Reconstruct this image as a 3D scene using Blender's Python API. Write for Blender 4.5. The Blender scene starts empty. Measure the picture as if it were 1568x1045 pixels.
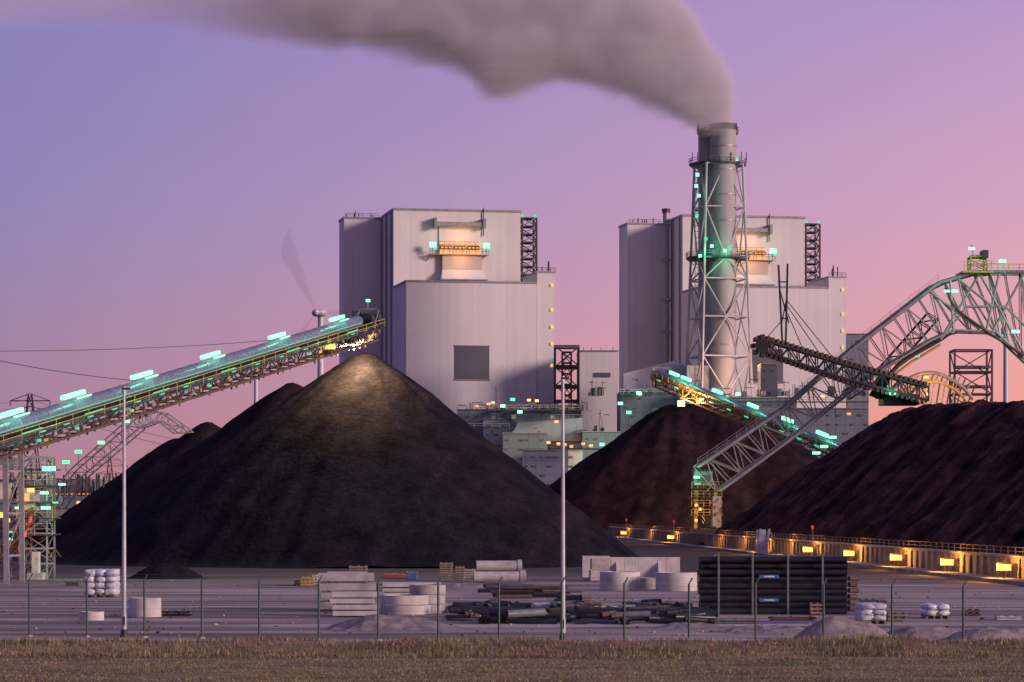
import bpy, math, random
from mathutils import Vector, Matrix, noise
random.seed(7)
F=4355.5; H=5.3; YH=780.0
def P(px,py,d): return Vector(((px-784)*d/F, d, H+(YH-py)*d/F))
def G(px,py):
    d=H*F/(py-YH); return Vector(((px-784)*d/F,d,0)), F/d
V=Vector
scene=bpy.context.scene
scene.view_settings.view_transform='Standard'
scene.view_settings.look='None'; scene.view_settings.exposure=0
def lin(c): 
    return tuple(((x/255)/12.92 if x/255<=.04045 else ((x/255+.055)/1.055)**2.4) for x in c)+(1,)

# ------------------------------------------------------------ materials
def mat(name,col,rough=.8,metal=0,var=.2,scale=1.,bump=0,bscale=None,stretch=(1,1,1),col2=None,detail=6,spec=.5):
    m=bpy.data.materials.new(name); m.use_nodes=True; n=m.node_tree.nodes; l=m.node_tree.links
    b=n['Principled BSDF']; b.inputs['Roughness'].default_value=rough; b.inputs['Metallic'].default_value=metal
    b.inputs['Specular IOR Level'].default_value=spec
    tc=n.new('ShaderNodeTexCoord'); mp=n.new('ShaderNodeMapping'); mp.inputs['Scale'].default_value=stretch
    l.new(tc.outputs['Object'],mp.inputs['Vector'])
    nz=n.new('ShaderNodeTexNoise'); nz.inputs['Scale'].default_value=scale; nz.inputs['Detail'].default_value=detail
    nz.inputs['Roughness'].default_value=.65
    l.new(mp.outputs[0],nz.inputs['Vector'])
    r=n.new('ShaderNodeValToRGB'); l.new(nz.outputs['Fac'],r.inputs[0])
    c1=tuple(max(0,c*(1-var)) for c in col)+(1,); c2=(tuple(c*(1+var) for c in col) if col2 is None else tuple(col2))+(1,)
    r.color_ramp.elements[0].position=.33; r.color_ramp.elements[1].position=.67
    r.color_ramp.elements[0].color=c1; r.color_ramp.elements[1].color=c2
    l.new(r.outputs[0],b.inputs['Base Color'])
    if bump:
        n2=n.new('ShaderNodeTexNoise'); n2.inputs['Scale'].default_value=bscale or scale*4; n2.inputs['Detail'].default_value=5
        l.new(mp.outputs[0],n2.inputs['Vector'])
        bp=n.new('ShaderNodeBump'); bp.inputs['Strength'].default_value=.8; bp.inputs['Distance'].default_value=bump
        l.new(n2.outputs['Fac'],bp.inputs['Height']); l.new(bp.outputs[0],b.inputs['Normal'])
    return m
def emis(name,col,st):
    m=bpy.data.materials.new(name); m.use_nodes=True; n=m.node_tree.nodes
    b=n['Principled BSDF']; b.inputs['Base Color'].default_value=(.1,.1,.1,1)
    b.inputs['Emission Color'].default_value=tuple(col)+(1,); b.inputs['Emission Strength'].default_value=st
    m.cycles.emission_sampling='NONE'
    return m
def mulnode(m,sock):
    n=m.node_tree.nodes;l=m.node_tree.links;b=n['Principled BSDF'];src=b.inputs['Base Color'].links[0].from_socket
    mx=n.new('ShaderNodeMix'); mx.data_type='RGBA'; mx.blend_type='MULTIPLY'; mx.inputs[0].default_value=1
    l.new(src,mx.inputs[6]); l.new(sock,mx.inputs[7]); l.new(mx.outputs[2],b.inputs['Base Color'])
def cladding(name,col,pw=6.,ph=200.,dark=.86,var=.06):
    m=mat(name,col,rough=.6,var=var,scale=.03,spec=.3); n=m.node_tree.nodes; l=m.node_tree.links
    tc=n.new('ShaderNodeTexCoord'); s=n.new('ShaderNodeSeparateXYZ'); l.new(tc.outputs['Object'],s.inputs[0])
    a=n.new('ShaderNodeMath'); a.operation='ADD'; l.new(s.outputs[0],a.inputs[0]); l.new(s.outputs[1],a.inputs[1])
    c=n.new('ShaderNodeCombineXYZ'); l.new(a.outputs[0],c.inputs[0]); l.new(s.outputs[2],c.inputs[1])
    br=n.new('ShaderNodeTexBrick'); br.offset=0; l.new(c.outputs[0],br.inputs['Vector'])
    br.inputs['Scale'].default_value=1; br.inputs['Brick Width'].default_value=pw; br.inputs['Row Height'].default_value=ph
    br.inputs['Mortar Size'].default_value=.14; br.inputs['Mortar Smooth'].default_value=.6
    br.inputs['Color1'].default_value=(1,1,1,1); br.inputs['Color2'].default_value=(.965,.965,.97,1); br.inputs['Mortar'].default_value=(dark,dark,dark,1)
    mulnode(m,br.outputs['Color'])
    mp=n.new('ShaderNodeMapping'); mp.inputs['Scale'].default_value=(.5,.012,1); l.new(c.outputs[0],mp.inputs[0])
    nz=n.new('ShaderNodeTexNoise'); nz.inputs['Scale'].default_value=1; nz.inputs['Detail'].default_value=4; l.new(mp.outputs[0],nz.inputs[0])
    r=n.new('ShaderNodeValToRGB'); r.color_ramp.elements[0].position=.3; r.color_ramp.elements[0].color=(.92,.92,.92,1); r.color_ramp.elements[1].position=.6; l.new(nz.outputs[0],r.inputs[0])
    mulnode(m,r.outputs[0])
    return m
CLAD=cladding('boiler_cladding',(.57,.54,.535),dark=.9)
CLAD2=cladding('grey_blue_cladding',(.14,.165,.20),pw=3,ph=4,dark=.7)
WHITE=mat('white_cladding',(.30,.33,.37),rough=.6,var=.15,scale=.3)
DKPANEL=mat('dark_louvre',(.075,.075,.09),rough=.6,var=.15,scale=.4,stretch=(.2,.2,8))
CONC=mat('concrete',(.33,.30,.29),rough=.9,var=.28,scale=1.6,bump=.01,bscale=12)
CONC2=mat('pale_concrete',(.43,.40,.38),rough=.9,var=.25,scale=.9,bump=.01,bscale=12)
STACK=mat('stack_shell',(.29,.265,.26),rough=.7,var=.16,scale=.12,stretch=(1,1,.2))
STEEL=mat('galvanised_steel',(.24,.23,.24),rough=.5,metal=.2,var=.25,scale=.8)
DSTEEL=mat('dark_steel',(.035,.032,.04),rough=.6,metal=.3,var=.35,scale=.8)
RUST=mat('rusty_steel',(.075,.045,.035),rough=.85,var=.45,scale=1.5)
YEL=mat('yellow_paint',(.34,.27,.05),rough=.5,var=.3,scale=2)
TUBE=mat('conveyor_cover',(.11,.13,.185),rough=.4,metal=.1,var=.18,scale=.8)
BLACK=mat('black_plastic',(.010,.010,.012),rough=.4,var=.4,scale=3)
GPIPE=mat('grey_plastic',(.12,.13,.14),rough=.5,var=.3,scale=3)
WOOD=mat('pallet_wood',(.20,.15,.11),rough=.85,var=.35,scale=3)
BAG=mat('white_wrap',(.48,.48,.52),rough=.4,var=.3,scale=3,bump=.03,bscale=8)
RED=mat('red_paint',(.28,.035,.03),rough=.5,var=.2,scale=3)
BLUE=mat('blue_paint',(.03,.12,.34),rough=.5,var=.2,scale=3)
GREENP=mat('green_fence_paint',(.03,.055,.048),rough=.5,var=.2,scale=3)
POLE=mat('pole_paint',(.42,.42,.44),rough=.45,metal=.1,var=.12,scale=2)
WIRE=mat('wire',(.13,.14,.14),rough=.5,metal=.4,var=.2,scale=4)
LOSW=mat('intake_hood',(.40,.34,.30),var=.1)
LG=emis('green_lamp',(.42,1.6,.86),1)
LGS=emis('green_lamp_small',(.02,.74,.38),1)
LGD=emis('painted_green_lamplight',(.03,.42,.24),1)
LO=emis('orange_lamp',(2.2,.80,.17),1)
LOS=emis('orange_lamp_small',(1,.36,.07),1)
LY=emis('yellow_lamp',(1,.60,.13),1)
LR=emis('red_lamp',(1,.05,.05),1)
LW=emis('window_glow',(1.3,.48,.13),1)

# ------------------------------------------------------------ mesh builder
class MB:
    def __init__(s): s.v=[];s.f=[];s.m=[];s.s=[];s.mats=[];s.M=None
    def mi(s,m):
        if m not in s.mats: s.mats.append(m)
        return s.mats.index(m)
    def add(s,vs,fs,m,sm=False):
        o=len(s.v); k=s.mi(m)
        for v in vs: s.v.append((s.M@V(v)) if s.M else V(v))
        for f in fs: s.f.append([o+i for i in f]); s.m.append(k); s.s.append(sm)
    def hexa(s,c8,m): s.add(c8,[(3,2,1,0),(4,5,6,7),(0,1,5,4),(1,2,6,5),(2,3,7,6),(3,0,4,7)],m)
    def box(s,c,sz,m,rz=0,R=None):
        R=R or Matrix.Rotation(rz,3,'Z'); c=V(c); h=[x/2 for x in sz]
        pts=[]
        for z in(-1,1):
            for x,y in((-1,-1),(1,-1),(1,1),(-1,1)): pts.append(c+R@V((x*h[0],y*h[1],z*h[2])))
        s.hexa(pts,m)
    def bb(s,x0,x1,y0,y1,z0,z1,m): s.box(((x0+x1)/2,(y0+y1)/2,(z0+z1)/2),(x1-x0,y1-y0,z1-z0),m)
    def frame(s,p,q):
        d=(q-p).normalized(); up=V((0,0,1)) if abs(d.z)<.98 else V((0,1,0))
        a=d.cross(up).normalized(); b=a.cross(d); return a,b
    def beam(s,p,q,w,m,h=None):
        p=V(p);q=V(q)
        if (q-p).length<1e-5: return
        h=h or w; a,b=s.frame(p,q); pts=[]
        for e in(p,q):
            for x,y in((-1,-1),(1,-1),(1,1),(-1,1)): pts.append(e+a*(x*w/2)+b*(y*h/2))
        s.hexa(pts,m)
    def cyl(s,p,q,r,m,r2=None,n=12,caps=True):
        p=V(p);q=V(q); r2=r if r2 is None else r2; a,b=s.frame(p,q); vs=[]
        for e,rr in((p,r),(q,r2)):
            for i in range(n):
                t=2*math.pi*i/n; vs.append(e+a*(math.cos(t)*rr)+b*(math.sin(t)*rr))
        s.add(vs,[(i,(i+1)%n,n+(i+1)%n,n+i) for i in range(n)],m,True)
        if caps: s.add(vs,[tuple(range(n-1,-1,-1)),tuple(range(n,2*n))],m)
    def pipe(s,pts,r,m,n=8):
        for i in range(len(pts)-1): s.cyl(pts[i],pts[i+1],r,m,n=n)
    def ring(s,c,ro,ri,h,m,n=28):
        c=V(c); vs=[]
        for z in(0,h):
            for r in(ro,ri):
                for i in range(n):
                    t=2*math.pi*i/n; vs.append(c+V((math.cos(t)*r,math.sin(t)*r,z)))
        fs=[];fs2=[]
        for i in range(n):
            j=(i+1)%n
            fs+=[(i,j,2*n+j,2*n+i),(n+j,n+i,3*n+i,3*n+j)]; fs2+=[(2*n+i,2*n+j,3*n+j,3*n+i),(n+i,n+j,j,i)]
        s.add(vs,fs,m,True); s.add(vs,fs2,m)
    def blob(s,c,r,m,seed=0,amp=.2,n=10,k=6,power=1.):
        c=V(c); vs=[];fs=[]
        for j in range(k+1):
            ph=math.pi*j/k
            for i in range(n):
                t=2*math.pi*i/n; d=V((math.sin(ph)*math.cos(t),math.sin(ph)*math.sin(t),math.cos(ph)))
                d=V([math.copysign(abs(x)**power,x) for x in d])
                f=1+amp*noise.noise(d*1.7+V((seed*3.1,seed,0)))
                vs.append(c+V((d.x*r[0]*f,d.y*r[1]*f,d.z*r[2]*f)))
        for j in range(k):
            for i in range(n): fs.append((j*n+i,(j+1)*n+i,(j+1)*n+(i+1)%n,j*n+(i+1)%n))
        s.add(vs,fs,m,True)
    def obj(s,name,loc=None,rz=0,bevel=0):
        me=bpy.data.meshes.new(name); me.from_pydata([tuple(v) for v in s.v],[],s.f)
        for m in s.mats: me.materials.append(m)
        me.polygons.foreach_set('material_index',s.m); me.polygons.foreach_set('use_smooth',s.s); me.update()
        o=bpy.data.objects.new(name,me); scene.collection.objects.link(o)
        if loc is not None: o.location=loc
        o.rotation_euler=(0,0,rz)
        if bevel:
            b=o.modifiers.new('bevel','BEVEL'); b.width=bevel; b.segments=2; b.limit_method='ANGLE'
        return o
def light(name,loc,col,e,parent,r=.25):
    L=bpy.data.lights.new(name,'POINT'); L.color=col; L.energy=e; L.shadow_soft_size=r
    o=bpy.data.objects.new(name,L); scene.collection.objects.link(o); o.location=loc
    if parent:
        o.parent=parent; o.matrix_parent_inverse=(Matrix.Translation(parent.location)@Matrix.Rotation(parent.rotation_euler.z,4,'Z')).inverted()
    return o
GC=(.06,1,.5); OC=(1,.42,.08)
def resample(pts,n):
    L=[0]
    for i in range(1,len(pts)): L.append(L[-1]+(pts[i]-pts[i-1]).length)
    out=[]
    for k in range(n+1):
        t=L[-1]*k/n; i=1
        while i<len(pts)-1 and L[i]<t: i+=1
        f=(t-L[i-1])/(L[i]-L[i-1]); out.append(pts[i-1].lerp(pts[i],f))
    return out
def smooth(pts,k=4):
    out=[]
    for i in range(len(pts)-1):
        p0=pts[max(0,i-1)];p1=pts[i];p2=pts[i+1];p3=pts[min(len(pts)-1,i+2)]
        for j in range(k):
            t=j/k; out.append(.5*((2*p1)+(p2-p0)*t+(2*p0-5*p1+4*p2-p3)*t*t+(3*p1-p0-3*p2+p3)*t**3))
    return out+[pts[-1]]
def lattice(mb,A,B,W,n,t,m,chord=None,xb=True):
    A=resample(A,n);B=resample(B,n);c=chord or t*1.5
    for s in(-.5,.5):
        o=W*s
        for i in range(n):
            mb.beam(A[i]+o,A[i+1]+o,c,m); mb.beam(B[i]+o,B[i+1]+o,c,m)
            if i%2: mb.beam(A[i]+o,B[i+1]+o,t,m)
            else: mb.beam(B[i]+o,A[i+1]+o,t,m)
        for i in range(n+1): mb.beam(A[i]+o,B[i]+o,t,m)
    for i in range(n+1):
        mb.beam(A[i]-W/2,A[i]+W/2,t,m); mb.beam(B[i]-W/2,B[i]+W/2,t,m)
        if i<n and xb: mb.beam(A[i]-W/2,A[i+1]+W/2,t*.8,m)
def tower(mb,x0,x1,y0,y1,z0,z1,n,t,m):
    for i in range(n):
        a=z0+(z1-z0)*i/n; b=z0+(z1-z0)*(i+1)/n
        cs=[(x0,y0),(x1,y0),(x1,y1),(x0,y1)]
        for k in range(4):
            p=cs[k];q=cs[(k+1)%4]
            mb.beam((*p,a),(*p,b),t*1.4,m); mb.beam((*p,b),(*q,b),t*1.2,m)
            if (i+k)%2: mb.beam((*p,a),(*q,b),t*.8,m)
            else: mb.beam((*q,a),(*p,b),t*.8,m)
def rail(mb,pts,h,step,t,m):
    for i in range(len(pts)-1):
        p=V(pts[i]);q=V(pts[i+1]);n=max(1,int((q-p).length/step))
        u=V((0,0,h)); mb.beam(p+u,q+u,t,m); mb.beam(p+u*.55,q+u*.55,t*.8,m)
        for k in range(n+1): c=p.lerp(q,k/n); mb.beam(c,c+u,t,m)

# ------------------------------------------------------------ world
w=bpy.data.worlds.new("World"); scene.world=w; w.use_nodes=True
n=w.node_tree.nodes; l=w.node_tree.links; bg=n['Background']
tc=n.new('ShaderNodeTexCoord'); sp=n.new('ShaderNodeSeparateXYZ'); l.new(tc.outputs['Generated'],sp.inputs[0])
def ramp(st):
    r=n.new('ShaderNodeValToRGB'); e=r.color_ramp.elements
    while len(e)<len(st): e.new(.5)
    for k,(p,c) in enumerate(st): e[k].position=p; e[k].color=lin(c)
    return r
nz=n.new('ShaderNodeTexNoise'); mp=n.new('ShaderNodeMapping'); mp.inputs['Scale'].default_value=(3,3,22)
l.new(tc.outputs['Generated'],mp.inputs[0]); l.new(mp.outputs[0],nz.inputs['Vector']); nz.inputs['Scale'].default_value=1.5; nz.inputs['Detail'].default_value=3
zz=n.new('ShaderNodeMath'); zz.operation='MULTIPLY_ADD'; l.new(nz.outputs['Fac'],zz.inputs[0]); zz.inputs[1].default_value=.03; l.new(sp.outputs[2],zz.inputs[2])
z2=n.new('ShaderNodeMath'); z2.operation='SUBTRACT'; l.new(zz.outputs[0],z2.inputs[0]); z2.inputs[1].default_value=.015
RL=ramp([(0,(172,124,144)),(.03,(160,123,154)),(.065,(148,123,168)),(.11,(134,124,181)),(.18,(126,117,178)),(.5,(124,118,178)),(1,(98,98,158))])
RR=ramp([(0,(242,160,128)),(.03,(240,160,144)),(.065,(230,162,170)),(.11,(208,158,190)),(.18,(178,145,200)),(.5,(145,126,184)),(1,(100,98,158))])
l.new(z2.outputs[0],RL.inputs[0]); l.new(z2.outputs[0],RR.inputs[0])
mr=n.new('ShaderNodeMapRange'); mr.inputs['From Min'].default_value=-.19; mr.inputs['From Max'].default_value=.19; l.new(sp.outputs[0],mr.inputs[0])
mx=n.new('ShaderNodeMix'); mx.data_type='RGBA'; l.new(mr.outputs[0],mx.inputs[0]); l.new(RL.outputs[0],mx.inputs[6]); l.new(RR.outputs[0],mx.inputs[7])
SUN=V((.88,-.42,.24)).normalized()
sky=n.new('ShaderNodeTexSky'); sky.sky_type='NISHITA'; sky.sun_disc=False
sky.sun_elevation=math.radians(2); sky.sun_rotation=math.atan2(SUN.x,SUN.y)
ml=n.new('ShaderNodeVectorMath'); ml.operation='SCALE'; ml.inputs['Scale'].default_value=.02; l.new(sky.outputs[0],ml.inputs[0])
ad=n.new('ShaderNodeVectorMath'); ad.operation='ADD'; l.new(mx.outputs[2],ad.inputs[0]); l.new(ml.outputs[0],ad.inputs[1])
l.new(ad.outputs[0],bg.inputs['Color']); bg.inputs['Strength'].default_value=1
sl=bpy.data.lights.new('sun','SUN'); sl.energy=4.1; sl.angle=math.radians(14); sl.color=(1,.74,.68)
so=bpy.data.objects.new('sun',sl); scene.collection.objects.link(so); so.rotation_euler=SUN.to_track_quat('Z','Y').to_euler()

cam=bpy.data.cameras.new('camera'); co=bpy.data.objects.new('camera',cam); scene.collection.objects.link(co)
co.location=(0,0,H); co.rotation_euler=(math.pi/2,0,0); cam.lens=100; cam.sensor_width=36; cam.shift_y=257.5/1568
cam.clip_start=1; cam.clip_end=20000; scene.camera=co

# ------------------------------------------------------------ ground
def groundmat():
    m=mat('gravel_ground',(.25,.205,.185),rough=.95,var=.25,scale=.12,stretch=(.35,1,1),col2=(.47,.405,.37),bump=.05,bscale=2.5,detail=10,spec=.2)
    n=m.node_tree.nodes; l=m.node_tree.links; b=n['Principled BSDF']
    tc=n.new('ShaderNodeTexCoord')
    mp=n.new('ShaderNodeMapping'); mp.inputs['Scale'].default_value=(.035,.42,1); mp.inputs['Rotation'].default_value=(0,0,.05); l.new(tc.outputs['Object'],mp.inputs[0])
    a=n.new('ShaderNodeTexNoise'); a.inputs['Scale'].default_value=1; a.inputs['Detail'].default_value=7; a.inputs['Distortion'].default_value=.8; l.new(mp.outputs[0],a.inputs[0])
    r=n.new('ShaderNodeValToRGB'); r.color_ramp.elements[0].position=.38; r.color_ramp.elements[0].color=(.42,.41,.43,1); r.color_ramp.elements[1].position=.56; r.color_ramp.elements[1].color=(1.1,1.1,1.1,1)
    l.new(a.outputs[0],r.inputs[0]); mulnode(m,r.outputs[0])
    g=n.new('ShaderNodeTexNoise'); g.inputs['Scale'].default_value=5; g.inputs['Detail'].default_value=8; l.new(tc.outputs['Object'],g.inputs[0])
    r2=n.new('ShaderNodeValToRGB'); r2.color_ramp.elements[0].position=.32; r2.color_ramp.elements[0].color=(.72,.72,.72,1); r2.color_ramp.elements[1].position=.68; r2.color_ramp.elements[1].color=(1.15,1.15,1.15,1); l.new(g.outputs[0],r2.inputs[0]); mulnode(m,r2.outputs[0])
    src=b.inputs['Base Color'].links[0].from_socket
    s=n.new('ShaderNodeSeparateXYZ'); l.new(tc.outputs['Object'],s.inputs[0])
    mr=n.new('ShaderNodeMapRange'); mr.inputs['From Min'].default_value=185; mr.inputs['From Max'].default_value=240; l.new(s.outputs[1],mr.inputs[0])
    z=n.new('ShaderNodeMix'); z.data_type='RGBA'; l.new(mr.outputs[0],z.inputs[0]); l.new(src,z.inputs[6]); z.inputs[7].default_value=(.035,.03,.033,1)
    l.new(z.outputs[2],b.inputs['Base Color']); return m
g=MB(); GM=groundmat()
g.add([(-9000,-300,0),(9000,-300,0),(9000,12000,0),(-9000,12000,0)],[(0,1,2,3)],GM); g.obj('ground')
GR=mat('dry_grass',(.15,.12,.06),rough=.95,var=.4,scale=.5,col2=(.28,.205,.115),bump=.05,bscale=6,detail=9,stretch=(.35,1,1),spec=.1)
def verge_z(x,y):
    return .03+.10*max(0,noise.noise(V((x*.25,y*.4,1))))+.42*math.exp(-((y-104.6)/1.9)**2)*(1+.3*noise.noise(V((x*.4,y*.3,7))))
g=MB(); nx,ny=160,60; X0,X1,Y0,Y1=-45,45,60,108.3
vs=[]
for j in range(ny+1):
    for i in range(nx+1):
        x=X0+(X1-X0)*i/nx; y=Y0+(Y1-Y0)*j/ny; e=1 if j<ny else 0
        vs.append((x,y,verge_z(x,y)*e+.004))
g.add(vs,[(j*(nx+1)+i,j*(nx+1)+i+1,(j+1)*(nx+1)+i+1,(j+1)*(nx+1)+i) for j in range(ny) for i in range(nx)],GR,True)
g.obj('grass_verge')
GB=[mat('grass_blade_straw',(.32,.23,.125),var=.3,scale=.8,spec=.2),mat('grass_blade_green',(.16,.175,.06),var=.3,scale=.8,spec=.2),mat('grass_blade_russet',(.27,.13,.09),var=.3,scale=.8,spec=.2),mat('grass_blade_dark',(.10,.08,.045),var=.3,scale=.8,spec=.2)]  # the last blade colour is simply a darker tone, picked at random
g=MB()
for k in range(80000):
    y=random.uniform(84,108.2); x=random.uniform(-.19,.19)*y
    nn=noise.noise(V((x*.22,y*.35,3)))+.5*noise.noise(V((x*.9,y*1.2,9))); rough=y>100.5+1.5*noise.noise(V((x*.15,0,4)))
    if not rough and random.random()<.35: continue
    if nn<-.25 and random.random()<.5: continue
    h=random.uniform(.03,.07)*(1+.8*max(0,nn)) if not rough else random.uniform(.06,.18)*(1+1.6*max(0,nn))
    wd=random.uniform(.008,.022); z=verge_z(x,y)
    g_=max(0,.5+nn*2)
    wt=[1.8,1.6+3.2*g_,1.3,.9] if not rough else [1.3,.8+1.6*g_,2.6*(1.2-min(1,g_)),2]
    mi=random.choices(GB,wt)[0]
    a=random.uniform(0,3.14); dx,dy=math.cos(a)*wd,math.sin(a)*wd; lx,ly=random.uniform(-.08,.08),random.uniform(-.06,.06)
    g.add([(x-dx,y-dy,z),(x+dx,y+dy,z),(x+lx,y+ly,z+h)],[(0,1,2)],mi)
g.obj('grass')
g=MB()
for i in range(40):
    g.box((-50+2.5*i+1.24,110.2+i*-.02,.05),(2.47,.18,.12),CONC2)
g.obj('kerb')

# ------------------------------------------------------------ heaps
def coalmat(name,c,c2,sd,k,lo=.55):
    m=mat(name,c,rough=1,var=.25,scale=.30,col2=c2,bump=.16,bscale=1.7,detail=12,spec=.03)
    n=m.node_tree.nodes;l=m.node_tree.links
    tc=n.new('ShaderNodeTexCoord')
    def dot(v):
        d=n.new('ShaderNodeVectorMath'); d.operation='DOT_PRODUCT'; l.new(tc.outputs['Object'],d.inputs[0]); d.inputs[1].default_value=v; return d.outputs['Value']
    cb=n.new('ShaderNodeCombineXYZ'); l.new(dot((sd[1]*k,-sd[0]*k,0)),cb.inputs[0]); l.new(dot((sd[0]*.05,sd[1]*.05,.05)),cb.inputs[1])
    nz=n.new('ShaderNodeTexNoise'); nz.inputs['Scale'].default_value=1; nz.inputs['Detail'].default_value=6; l.new(cb.outputs[0],nz.inputs[0])
    r=n.new('ShaderNodeValToRGB'); r.color_ramp.elements[0].position=.38; r.color_ramp.elements[0].color=(lo,lo,lo*1.08,1); r.color_ramp.elements[1].position=.62; r.color_ramp.elements[1].color=(1.3,1.22,1.18,1); l.new(nz.outputs[0],r.inputs[0]); mulnode(m,r.outputs[0])
    g=n.new('ShaderNodeTexNoise'); g.inputs['Scale'].default_value=3.2; g.inputs['Detail'].default_value=6; g.inputs['Roughness'].default_value=.75; l.new(tc.outputs['Object'],g.inputs[0])
    r2=n.new('ShaderNodeValToRGB'); r2.color_ramp.elements[0].position=.36; r2.color_ramp.elements[0].color=(.6,.6,.6,1); r2.color_ramp.elements[1].position=.66; r2.color_ramp.elements[1].color=(1.45,1.4,1.4,1); l.new(g.outputs[0],r2.inputs[0]); mulnode(m,r2.outputs[0])
    return m
COAL=coalmat('coal',(.0088,.0078,.0125),(.019,.0165,.024),(.3,.95),.4,lo=.75)
COALB=coalmat('coal_brown',(.013,.0085,.012),(.027,.018,.021),(.3,.95),.35,lo=.7)
COALR=coalmat('coal_reclaimed',(.018,.011,.012),(.088,.047,.043),(.75,.66),.55,lo=.4)
GRAV=mat('gravel',(.22,.185,.175),rough=.95,var=.4,scale=2,bump=.05,bscale=7,spec=.2)
def heap(name,segs,slope,material,res,fur=.6,seed=0,flat=1.,rough=.5,sdir=None):
    R=max(max(s[1],s[3]) for s in segs)/slope+2
    xs=[s[k][0] for s in segs for k in(0,2)]; ys=[s[k][1] for s in segs for k in(0,2)]
    x0,x1,y0,y1=min(xs)-R,max(xs)+R,min(ys)-R,max(ys)+R
    nx=int((x1-x0)/res);ny=int((y1-y0)/res); vs=[];zz=[]
    for j in range(ny+1):
        for i in range(nx+1):
            x=x0+i*res;y=y0+j*res;best=-9
            for(p,ha,q,hb) in segs:
                dx,dy=q[0]-p[0],q[1]-p[1];L2=dx*dx+dy*dy+1e-9
                t=min(1,max(0,((x-p[0])*dx+(y-p[1])*dy)/L2)); cx,cy=p[0]+t*dx,p[1]+t*dy
                d=math.hypot(x-cx,y-cy); h=ha+(hb-ha)*t
                ang=math.atan2(y-cy,x-cx)
                dd=math.sqrt(d*d+flat*flat)-flat*.75
                fr=noise.noise(V((math.cos(ang)*5+t*math.sqrt(L2)*.35,math.sin(ang)*5,seed)))*fur*min(1,d/6)
                fr+=.25*fur*noise.noise(V((math.cos(ang)*17+t*math.sqrt(L2)*.9,math.sin(ang)*17,seed)))*min(1,d/8)
                zz_=h-slope*dd*(1+.05*math.sin(ang*3+seed))+fr
                if zz_>best: best=zz_
            foot=.8 if R>6 else .15
            rg=rough*(noise.noise(V((x*.18,y*.18,seed)))+.4*noise.noise(V((x*.6,y*.6,seed)))+.16*noise.noise(V((x*1.7,y*1.7,seed))))
            if R<6: rg=rough*(noise.noise(V((x*1.1,y*1.1,seed)))+.5*noise.noise(V((x*3,y*3,seed))))
            if sdir:
                w_=x*sdir[1]-y*sdir[0]; al=x*sdir[0]+y*sdir[1]
                rg+=.75*noise.noise(V((w_*.55,al*.03,seed)))+.35*noise.noise(V((w_*1.5,al*.05,seed+3)))
            z=best+rg
            z=.5*(z+math.sqrt(z*z+foot*foot))-.15*foot
            zz.append(z); vs.append((x,y,z))
    fs=[]
    for j in range(ny):
        for i in range(nx):
            q=(j*(nx+1)+i,j*(nx+1)+i+1,(j+1)*(nx+1)+i+1,(j+1)*(nx+1)+i)
            if max(zz[k] for k in q)>0: fs.append(q)
    b=MB(); b.add(vs,fs,material,True); return b.obj(name)
def xz(px,py,d): p=P(px,py,d); return (p.x,p.y),p.z
(a,za)=xz(562,536,285)
heap('coal_pile',[(a,za,(a[0]+.5,a[1]+2),za-1.2)],.735,COAL,.4,fur=.65,seed=2,flat=1.5,rough=.35)
p1,z1=xz(447,583,350);p2,z2_=xz(400,612,365);p3,z3=xz(318,643,400);p4,z4=xz(270,668,430)
heap('coal_pile',[(p1,z1,p1,z1),(p1,z1-4,p2,z2_-2),(p3,z3,p3,z3),(p3,z3-3,p4,z4)],.70,COALB,.8,seed=5,flat=1.,rough=.5)
p1,z1=xz(1030,616,640);p2,z2_=xz(1135,618,640)
heap('coal_pile',[(p1,z1,p2,z2_)],.74,COALB,1.0,seed=8,flat=2,fur=1.4,rough=.6)
p1,z1=xz(1385,622,402);p2,z2_=xz(1480,612,385);p3,z3=xz(1760,606,350)
heap('coal_pile',[(p1,z1,p2,z2_),(p2,z2_,p3,z3)],.70,COALR,.5,seed=11,flat=2.5,fur=1.0,rough=.6,sdir=(.75,.66))
for px,py,wd,hh,mm,sd in((262,886,110,26,COAL,1),(1300,980,150,40,GRAV,2),(1425,975,130,20,GRAV,3),(610,964,200,24,GRAV,4),(1530,982,150,26,GRAV,5),(720,903,120,10,GRAV,6),(1180,968,130,12,GRAV,7),(1060,962,90,9,GRAV,9)):
    p,s=G(px,py); h=hh/s
    heap('gravel_heap' if mm is GRAV else 'coal_heap',[((p.x-wd/s*.18,p.y),h,(p.x+wd/s*.15,p.y+.4),h*.8)],h/(wd/s*.33),mm,.11 if mm is GRAV else .3,fur=.1,seed=sd,flat=.5,rough=.12)

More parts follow.
